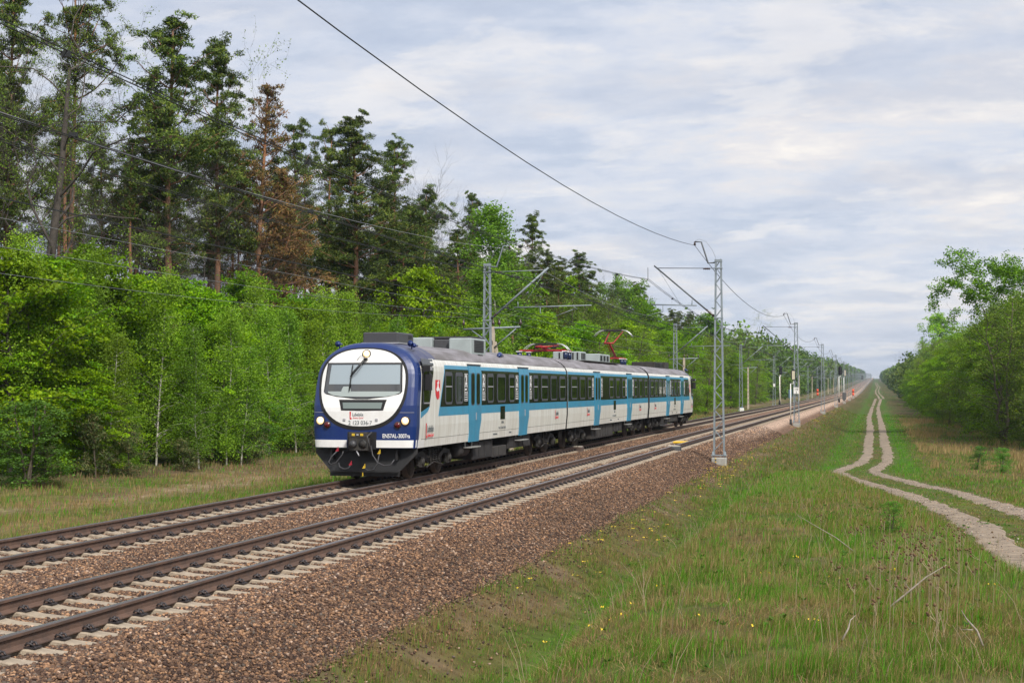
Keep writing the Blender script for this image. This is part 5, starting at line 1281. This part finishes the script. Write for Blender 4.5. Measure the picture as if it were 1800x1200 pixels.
def birch(seed, H=8.5, kind='birch', width=1.35, n=300, per=26, pal='birch', low=.12, L=.075, W=.06, lm='birch', bark='birch'):
    rg = np.random.default_rng(seed); m = MB(); C = []; ln = rg.uniform(-.05, .05, 2)
    T = [np.array([ln[0] * z + .06 * math.sin(z + seed), ln[1] * z, z]) for z in np.linspace(-.3, H, 12)]; m.tube(T, list(np.linspace(.045 * H / 8.5, .007, 12)), 6, caps=False); nl = n // 6
    m2 = MB()
    for k in range(nl):
        t = low + (1 - low) * (k + rg.random()) / nl; x = t * 11; i = min(10, int(x)); b = T[i] + (T[i + 1] - T[i]) * (x - i); a = rg.uniform(0, 6.28)
        Lb = width * (1.02 - t) ** .6 * rg.uniform(.5, 1.15) * min(1, .45 + t * 2.5); P = curve_pts(b, [math.cos(a), math.sin(a), .9], Lb * 1.3, 5, -.55, .22, rg); m.tube(P, list(np.linspace(.014, .004, 6)), 3, caps=False)
        for q in range(6):
            u = .3 + .7 * (q + rg.random()) / 6; i2 = min(4, int(u * 5)); C.append(P[i2] + (P[i2 + 1] - P[i2]) * (u * 5 - i2) + rg.normal(size=3) * np.array([.16, .16, .1]))
    C = np.array(C); n_ = len(C); q = rg.normal(size=(n_, per, 3)) * np.array([.13, .13, .26]) - np.array([0, 0, .16]); P = (C[:, None] + q).reshape(-1, 3)
    D = rg.normal(size=(len(P), 3)) * .6 - np.array([0, 0, .6]); N = rg.normal(size=(len(P), 3)); V, F = cards(P, D, N, L * rg.uniform(.7, 1.3, len(P)), W * rg.uniform(.7, 1.3, len(P)))
    tone = np.repeat(rg.uniform(.75, 1.25, (n_, 1)), per, 0) * rg.uniform(.75, 1.25, (len(P), 1)); store(kind, m, BARKS[bark], V, F, np.repeat(PAL[pal](len(P), rg) * tone, 4, 0), LEAF[lm], H)
def oak(seed, H=17, kind='bare_oak', nb0=5, tall=.66, wig=1.0, side=(.5, .78), spread=.62, leaves=3, pal='olive', r0=.32, depth_=5, lm='olive', bark='grey', L=.13, first=.32, per=9):
    rg = np.random.default_rng(seed); m = MB(); C = []
    def grow(p, d, L, r, lev):
        n = 4 if lev in (0, 4, 5) else 6; P = curve_pts(p, d, L, n, .12 if lev > 1 else .3, (.12, .85, .8, .6, .5, .45)[lev] * wig, rg); r1 = r * (.2 if lev == 0 else .36); m.tube(P, list(np.linspace(r, r1, n + 1)), 8 if lev == 0 else (5 if lev < 3 else 3), caps=False)
        if lev >= depth_: C.extend(P[2:]); return
        if lev >= depth_ - 1: C.extend(P[3:])
        nb = (nb0, 4, 4, 4, 4, 3)[lev]
        for k in range(nb):
            u = (first if lev == 0 else .3) + (1 - (first if lev == 0 else .3)) * (k + rg.random() * .8) / nb; u = .995 if k == nb - 1 else u; i = min(n - 1, int(u * n)); b = P[i] + (P[i + 1] - P[i]) * (u * n - i)
            dd = P[i + 1] - P[i]; dd /= np.linalg.norm(dd); o = rg.normal(size=3); o -= dd * o.dot(dd); o /= np.linalg.norm(o)
            nd = dd * (1 - spread * .6) + o * spread * rg.uniform(.8, 1.3); grow(b, nd, L * rg.uniform(*side) * (1 if lev else .85 * .66 / tall), max(.006, (r + (r1 - r) * u) * (rg.uniform(.3, .48) if lev == 0 and u < .95 else .85 if u > .95 else rg.uniform(.42, .65))), lev + 1)
    grow(np.array([0, 0, -.4]), [rg.uniform(-.06, .06), rg.uniform(-.06, .06), 1], H * tall, r0, 0)
    V = F = Cc = None
    if leaves:
        C = np.array(C); D = rg.normal(size=C.shape) * .3 + np.array([0, 0, .3]); V, F, Cc = sprays(C, D, per, .17 + .05 * leaves, .7, L, L * .7, rg, PAL[pal])
    zmax = max(v[2] for v in m.v); store(kind, m, BARKS[bark], V, F, Cc, LEAF[lm], zmax)
for s in (1, 2, 3, 4): pine(s, H=20, base=(.56, .46, .64, .36)[s - 1], width=(3.4, 3.6, 2.9, 3.6)[s - 1], dens=(1.35, 1.25, 1.15, 1.4)[s - 1])
for s in (5, 6): pine(s, H=20, base=(.66, .72)[s - 5], width=1.9, kind='high_pine', dens=.7)
pine(11, H=18, base=.28, width=3.1, kind='brown_pine', pal='brown', dens=.55, lm='brown')
pine(21, H=16, base=.10, width=2.3, kind='spruce', pal='spruce', dens=.9)
for s in (1, 2, 3): leafy(s, H=8.5, kind='hornbeam', n=360, per=66, width=2.8, sr=.56, flat=.2, L=.105, W=.078)
for s in (4, 5): leafy(s, H=10, kind='maple', pal='maple', n=380, per=40, width=3.0, L=.16, W=.12, sr=.6, shape=.5, low=.15)
for s in (6, 7): leafy(s, H=4.2, kind='bush', pal='grey', n=260, per=30, width=1.5, L=.09, W=.07, sr=.3, multi=3, bark='twig', r0=.05, shape=.45, low=.02, flat=.5)
for s in (8, 9, 10): birch(s, n=400, per=34)
for s in (18, 19): birch(s, n=420, per=36, kind='young_birch', bark='twig', width=1.25, low=.03)
birch(12, H=15, kind='tall_birch', width=2.9, n=700, per=30, low=.16, L=.12, W=.09)
for s in (13, 14, 15): leafy(s, H=9, kind='alder', pal='olive', n=420, per=26, width=2.3, L=.085, W=.06, sr=.42, bark='twig', r0=.08, shape=.4, low=.02, lm='olive', flat=.6, multi=2)
oak(45, kind='bare_oak', leaves=1, per=1, L=.075, depth_=5, tall=.95, nb0=13, first=.28, side=(.36, .6), spread=.7, r0=.31); oak(32, kind='bare_oak', H=15, leaves=1, per=3, L=.1, depth_=5, r0=.2)
oak(33, kind='thin_tree', H=15, spread=.34, leaves=0, depth_=5, r0=.12, first=.2, wig=.35, tall=.9, nb0=8)
oak(43, kind='thin_tree', H=15, spread=.42, leaves=0, depth_=5, r0=.14, first=.25, wig=.45, tall=.85, nb0=8)
oak(34, kind='leafy_oak', H=12, leaves=4, per=19, pal='horn', lm='olive', L=.15, depth_=5, spread=.7, r0=.3)
oak(35, kind='leafy_oak', H=12, leaves=3, per=7, pal='grey', lm='bright', L=.16, depth_=5, spread=.75, r0=.26)
for s in (16, 17): leafy(s, H=2.0, kind='pine_sapling', pal='sapling', n=110, per=40, width=.7, L=.13, W=.025, sr=.2, bark='twig', r0=.03, shape=.25, low=.02, lm='pine', flat=.9)
TN = {'pine': 'pine_tree', 'high_pine': 'pine_tree', 'young_birch': 'birch_tree', 'brown_pine': 'pine_tree', 'spruce': 'spruce_tree', 'hornbeam': 'hornbeam_tree', 'maple': 'maple_tree', 'bush': 'bush', 'birch': 'birch_tree', 'tall_birch': 'birch_tree', 'alder': 'alder_tree', 'bare_oak': 'oak_tree', 'thin_tree': 'bare_tree', 'leafy_oak': 'oak_tree', 'pine_sapling': 'pine_sapling'}
TR = random.Random(77)
def tree(kind, X, Y, H, label, group=None, v=None, wide=1.0, rz=None, lean=0.0):
    pr = TREES[kind]; tm, cm_, H0 = pr[(v if v is not None else TR.randrange(len(pr))) % len(pr)]
    z = float(ground_z(np.array([X]), np.array([Y]))[0]); o = empty(TN[kind], (X, Y, z), TR.uniform(0, 6.28) if rz is None else rz); s = H / H0
    w_ = s ** .6 * wide if kind not in ('bare_oak', 'leafy_oak', 'thin_tree') else s * wide; o.scale = (w_, w_, s); o.rotation_euler[0] = TR.uniform(-.02, .02) + lean
    link('trunk', tm, o)
    if cm_: link('crown' if kind not in ('bush',) else 'foliage', cm_, o)
    return tag(o, label, 'bush' if kind == 'bush' else 'tree', group)
def tree_px(kind, xp, ytop, X, label, group=None, **k):
    q = px(xp, 700, X=X); g = float(ground_z(np.array([X]), np.array([q[1]]))[0]); t = px(xp, ytop, X=X); return tree(kind, X, q[1], t[2] - g, label, group, **k)
# --- the wood on the left, tree by tree where the photo lets one tell them apart
LEFT = [
 ('bare_oak', 62, -170, -33, 'huge dark oak with crooked almost bare boughs above the bright saplings', 0, 1.0),
 ('pine', 118, -60, -39, 'pine with straight orange trunk just behind the huge dark oak', 2, .9),
 ('pine', 15, -40, -40, 'pine cut off by the picture edge behind the huge dark oak', 0, .9),
 ('bare_oak', 205, 40, -44, 'thinner grey oak with bare crooked branches between the big oak and the dense tall pine', 1, .8),
 ('pine', 300, 25, -36, 'tallest dense dark green pine with orange trunk, its top standing alone against the sky', 0, 1.25),
 ('pine', 372, 68, -38, 'dark green pine leaning against the tallest one with a ragged flat top', 1, 1.1),
 ('thin_tree', 238, 75, -46, 'bare thin branched tree showing its twigs against the sky beside the tallest pine', 0, 1.0),
 ('thin_tree', 428, 112, -44, 'bare twiggy tree between the tall pines and the brown dying pine', 0, 1.0),
 ('brown_pine', 452, 142, -36, 'dying pine with rusty brown needles and bare orange trunk', 0, 1.1),
 ('brown_pine', 505, 290, -35, 'lower brown needled tree just beside the dying pine', 0, 1.0),
 ('pine', 520, 208, -38, 'pine with small open dark crown next to the brown dying pine', 2, .85),
 ('pine', 575, 214, -40, 'slim pine with open crown before the big bushy pine', 2, .8),
 ('pine', 622, 198, -34, 'big bushy bright topped pine with a thick orange trunk above the train front', 3, 1.35),
 ('pine', 690, 248, -38, 'dark pine with tiered boughs behind the big bushy pine', 1, 1.05),
 ('thin_tree', 735, 262, -36, 'bare tree with fine upswept twigs beside the tiered dark pine', 0, 1.2),
 ('thin_tree', 790, 282, -38, 'bare tree with pinkish twigs over the middle of the wood edge', 0, 1.2),
 ('pine', 745, 330, -34, 'olive green pine with a thin crown and visible red trunk behind the mast', 0, .95),
 ('pine', 836, 338, -37, 'narrow pointed dark pine just before the tall light green birch', 3, .8),
 ('pine', 800, 400, -33, 'dull brownish green pine under the bare twiggy trees', 3, 1.0),
 ('tall_birch', 880, 362, -27, 'tall light green birch with drooping sprays behind the lattice mast', 0, 1.75),
 ('tall_birch', 845, 470, -26, 'lower light green birch in front of the tall birch', 0, 1.6),
 ('pine', 932, 378, -33, 'dark rounded pine just past the tall light green birch', 1, 1.0),
 ('pine', 965, 440, -31, 'dark pine crown under the cantilever arm of the mast', 3, .9),
 ('pine', 1012, 442, -32, 'dark cone shaped pine above the raised pantograph car', 3, 1.15),
 ('thin_tree', 1058, 455, -33, 'bare pale tree just past the cone shaped pine', 0, 1.2),
 ('bare_oak', 1075, 500, -30, 'dark branched tree with olive buds above the raised pantograph', 1, 1.1),
 ('leafy_oak', 1138, 484, -29, 'open crowned tree with fresh green leaves before the tall lattice mast', 0, 1.15),
 ('bare_oak', 1262, 536, -26, 'spreading old oak with black boughs and small leaf tufts behind the tall lattice mast', 1, 1.15),
 ('bare_oak', 1310, 570, -27, 'low branching bare oak past the tall lattice mast', 0, 1.0),
 ('maple', 740, 462, -25.5, 'bright green maple between the front masts and the train roof boxes', 0, .95),
 ('maple', 955, 540, -24, 'bright fresh green maple behind the folded pantograph', 1, 1.0),
 ('maple', 1020, 560, -23.5, 'round bright green tree just before the raised pantograph', 0, 1.0),
 ('maple', 1090, 610, -23, 'low green tree behind the raised pantograph foot', 1, 1.0),
 ('hornbeam', 1170, 575, -25, 'bright green bushy tree behind the rear car roof', 0, 1.1),
 ('alder', 1240, 588, -20.8, 'olive young tree standing just past the rear end of the train', 0, 1.1),
 ('alder', 1215, 600, -21.5, 'dense olive green thicket tree above the rear cab', 1, 1.0),
 ('hornbeam', 1300, 655, -22.5, 'low bright green bush tree past the tall lattice mast', 1, 1.0),
 ('maple', 20, 432, -28.5, 'tallest yellow green hornbeam at the edge of the wood, cut by the picture edge', 0, 1.1),
 ('hornbeam', 75, 440, -28, 'yellow green hornbeam with layered leaves before the huge oak', 0, 1.2),
 ('hornbeam', 165, 425, -29, 'vivid green hornbeam whose tip covers the foot of the orange trunk', 1, 1.2),
 ('hornbeam', 250, 468, -28.5, 'vivid green hornbeam next to the first white birch stem', 2, 1.1),
 ('hornbeam', 345, 500, -30, 'rounded vivid green hornbeam behind the slender birches', 0, 1.1),
 ('hornbeam', 425, 470, -30, 'tall vivid green hornbeam sprig rising between orange trunks', 1, 1.1),
 ('hornbeam', 505, 520, -29, 'green hornbeam behind the blue train front', 2, 1.1),
 ('hornbeam', 150, 640, -26.6, 'dark green bushy hornbeam low behind the lone bush', 2, 1.1),
 ('birch', 190, 590, -26.5, 'grey green slender birch beside the lone bush', 0, 1.1),
 ('birch', 275, 478, -27, 'slender birch with a long white stem showing through its leaves', 1, 1.1),
 ('birch', 348, 575, -25.2, 'light green birch with white leaning stem at the front of the wood', 0, 1.1),
 ('birch', 398, 545, -25.4, 'light green birch with a bright white stem down to the grass', 1, 1.1),
 ('birch', 425, 610, -25.0, 'small feathery birch reaching the grass beside the bright stemmed one', 2, 1.2),
 ('birch', 475, 540, -26.5, 'tall light birch with a slanting white stem before the train', 0, 1.2),
 ('birch', 520, 545, -26.4, 'light green birch close beside the blue train front', 2, 1.2),
 ('birch', 575, 510, -27.0, 'pale green birch whose tip shows just over the blue train roof', 1, 1.2),
 ('birch', 450, 500, -28.0, 'thin birch tip standing out between two hornbeams', 2, 1.0),
 ('birch', 640, 540, -26, 'light green birch over the front air conditioner of the train', 0, 1.2),
 ('birch', 690, 560, -25.5, 'light green young birch above the grey roof boxes of the train', 2, 1.2),
 ('bush', 48, 700, -25.6, 'rounded bluish green bush standing alone at the wood edge', 0, 1.25),
]
for kd, xp, yt, X, lab, v, wd in LEFT: tree_px(kd, xp, yt, X, lab, v=v, wide=wd)
# --- the wood behind them, row on row
def fill(n, kinds, x0, x1, y0, y1, h0, h1, lab, grp, seed, wide=1.0, jit=.35):
    r = random.Random(seed); k = 0
    for i in range(n):
        Y = y0 + (y1 - y0) * (i + r.uniform(-jit, jit) + .5) / n; X = r.uniform(x0, x1); kd = r.choice(kinds); P = np.array([X, Y, 3.0]) - CAMP; u = FOC * (P @ RT) / (P @ FW)
        if u < -1100: continue
        tree(kd, X, Y, r.uniform(h0, h1), lab[TN[kd]] if isinstance(lab, dict) else lab, grp + ' ' + TN[kd].replace('_', ' ') + 's', wide=wide)
LB = {'pine_tree': 'one of the dark pines deep in the wood behind the meadow', 'oak_tree': 'one of the bare oaks deep in the wood behind the meadow', 'bare_tree': 'one of the leafless trees deep in the wood behind the meadow', 'spruce_tree': 'one of the dark spruces deep in the wood behind the meadow', 'hornbeam_tree': 'one of the green hornbeams deep in the wood behind the meadow', 'maple_tree': 'one of the bright green trees deep in the wood behind the meadow'}
fill(10, ['pine'], -42, -36, 58, 135, 15, 18.5, LB, 'deep wood', 12, 1.0)
fill(48, ['high_pine', 'high_pine', 'high_pine', 'pine', 'thin_tree'], -46, -36, 52, 130, 15, 19, LB, 'deep wood', 1, .9)
fill(26, ['pine', 'high_pine', 'bare_oak', 'spruce'], -46, -36, 130, 250, 14, 17.5, LB, 'deep wood', 11)
fill(30, ['high_pine', 'thin_tree', 'bare_oak', 'high_pine'], -58, -47, 70, 250, 13, 18, LB, 'deep wood', 2, .9)
fill(34, ['hornbeam', 'maple', 'hornbeam'], -36, -31, 44, 200, 6, 9, LB, 'deep wood', 3, 1.2)
fill(26, ['hornbeam', 'maple'], -50, -40, 60, 220, 6.5, 9.5, LB, 'deep wood', 4, 1.3)
LE = {'bush': 'one of the low bushes filling the foot of the wood edge', 'hornbeam_tree': 'one of the green hornbeams along the wood edge behind the train', 'birch_tree': 'one of the young birches along the wood edge behind the train', 'alder_tree': 'one of the olive young trees along the wood edge past the train', 'pine_tree': 'one of the pines near the wood edge past the train', 'oak_tree': 'one of the bare oaks near the wood edge past the train', 'maple_tree': 'one of the fresh green trees along the wood edge past the train'}
fill(24, ['young_birch', 'hornbeam', 'young_birch'], -30, -27.6, 47, 125, 5.5, 8.2, LE, 'wood edge', 5, 1.2)
fill(16, ['young_birch', 'bush'], -26.9, -25.9, 50, 120, 2.0, 4.2, LE, 'wood edge', 15, 1.3)
fill(26, ['alder', 'alder', 'hornbeam'], -25.5, -22.0, 120, 330, 7, 9.5, LE, 'wood edge', 6, 1.3)
fill(26, ['alder', 'maple', 'bare_oak'], -31, -26, 120, 340, 9, 13, LE, 'wood edge', 7, 1.2)
fill(34, ['pine', 'pine', 'bare_oak', 'maple'], -40, -30, 130, 420, 14, 18, LE, 'wood edge', 8, 1.2)
fill(18, ['pine_sapling'], -26.2, -24.8, 44, 100, 1.0, 2.2, 'one of the small pine saplings in front of the birches', 'wood edge', 9, 1.0)
# --- the wood beside the dirt path
RIGHT = [
 ('leafy_oak', 1838, 436, 15.0, 'old oak with wide open crown of fresh leaves above the path side thicket', 0, 1.12),
 ('maple', 1652, 545, 17, 'bushy green tree top standing above the olive thicket', 0, 1.25),
 ('hornbeam', 1812, 560, 13.5, 'bright green tree at the picture edge under the old oak', 0, 1.2),
 ('bush', 1795, 655, 11.5, 'low yellow green bush at the picture edge in front of the thicket', 1, 1.5),
 ('thin_tree', 1594, 612, 14, 'thin bare tree topping the far end of the path side thicket', 1, .9),
 ('hornbeam', 1655, 690, 8.6, 'small rounded green tree low in front of the olive thicket', 2, 1.0),
 ('bare_oak', 1745, 560, 11.5, 'grey leafless tree showing its twigs through the thicket', 1, .8),
]
for kd, xp, yt, X, lab, v, wd in RIGHT: tree_px(kd, xp, yt, X, lab, v=v, wide=wd)
LR = {'alder_tree': 'one of the olive young trees of the thicket beside the dirt path', 'hornbeam_tree': 'one of the green trees of the thicket beside the dirt path', 'oak_tree': 'one of the oaks rising behind the thicket beside the dirt path', 'pine_tree': 'one of the dark pines behind the thicket beside the dirt path', 'maple_tree': 'one of the fresh green trees behind the thicket beside the dirt path'}
fill(38, ['alder', 'alder', 'alder', 'hornbeam'], 9.3, 12.5, 110, 350, 9.3, 11.5, LR, 'path side', 21, 1.35)
fill(18, ['alder'], 12.5, 15, 106, 190, 11.5, 13.5, LR, 'path side', 27, 1.35)
fill(34, ['alder', 'alder', 'hornbeam'], 12.5, 17, 120, 470, 12, 15.5, LR, 'path side', 22, 1.4)
fill(26, ['maple', 'pine', 'hornbeam'], 18, 26, 125, 500, 13.5, 16, LR, 'path side', 23, 1.25)
fill(24, ['alder', 'hornbeam', 'alder'], 7.6, 9.3, 170, 430, 5, 9, LR, 'path side', 24, 1.1)
BQ = [(1718, 800, 'small leafy shrub in the grass between the path and the thicket'), (1760, 805, 'bushy green shrub just past the small one in the tall grass'), (1565, 915, 'thin young sapling at the top of the mound by the wheel rut')]
for xp, yp, lab in BQ[:2]: q = on_ground(xp, yp + 25); tree('bush', q[0], q[1], 1.25, lab, v=1, wide=.8)
q = on_ground(1568, 935); tree('bush', q[0], q[1], .42, BQ[2][2], v=0, wide=.45)
# --- far wood, past where single trees can be told apart
def far_wood(name, side, y0, y1, label):
    rg = np.random.default_rng(5 if side < 0 else 6); Vs = []; Cs = []; nt_ = 620
    t = rg.random(nt_); Y = y0 * (y1 / y0) ** t; dd = rg.random(nt_) ** 1.3 * 45
    X = (-23.5 - dd) if side < 0 else (8.5 + np.clip((Y - 400) * 0, 0, 3) + dd)
    base = ground_z(X, Y); Ht = rg.uniform(9.5, 14, nt_) + np.clip(dd, 0, 12) * .5 * rg.uniform(.6, 1.1, nt_) + (2 if side < 0 else 0)
    for i in range(nt_):
        n = 200; q = rg.normal(size=(n, 3)); q /= np.linalg.norm(q, axis=1, keepdims=True); q *= rg.uniform(.55, 1, (n, 1)); w = rg.uniform(2.2, 3.6)
        P = q * np.array([w, w, Ht[i] * .52]) + np.array([X[i], Y[i], base[i] + Ht[i] * .5]); s = .35 + Y[i] / 1600
        v, _ = cards(P, rg.normal(size=(n, 3)), rg.normal(size=(n, 3)), rg.uniform(.8, 1.5, n) * s * 1.3, rg.uniform(.8, 1.4, n) * s)
        c = np.array([(.12, .22, .02), (.06, .11, .018), (.13, .19, .03), (.09, .17, .02)])[rg.integers(0, 4)] * rg.uniform(.8, 1.2)
        Vs.append(v); Cs.append(np.repeat(c[None] * rg.uniform(.75, 1.25, (n, 1)), 4, 0))
    V = np.concatenate(Vs); return tag(link(name, np_mesh(name, V, np.arange(len(V)).reshape(-1, 4), LEAF['olive'], np.concatenate(Cs))), label, 'wood', kind='stuff')
far_wood('far_forest', -1, 330, 3300, 'distant wood on the meadow side fading to blue green haze')
far_wood('far_forest', 1, 400, 3300, 'distant wood on the dirt path side fading to blue green haze')
# ------------------------------------------------------------------ the air between
HZ = True
if HZ:
    m = MB(); m.box((-40, 1600, 21), (1160, 3700, 46)); hz = m.build('haze', []) ; hm = bpy.data.materials.new('haze_air'); hm.use_nodes = True; t = hm.node_tree; t.nodes.clear()
    o_ = nn(t, 'ShaderNodeOutputMaterial'); v_ = nn(t, 'ShaderNodeVolumePrincipled'); v_.inputs['Color'].default_value = (.70, .84, 1.0, 1); v_.inputs['Density'].default_value = .00013; v_.inputs['Anisotropy'].default_value = .3
    t.links.new(v_.outputs[0], o_.inputs['Volume']); hz.data.materials.clear(); hz.data.materials.append(hm); tag(hz, 'thin pale blue air haze over the whole line', 'haze', kind='stuff')
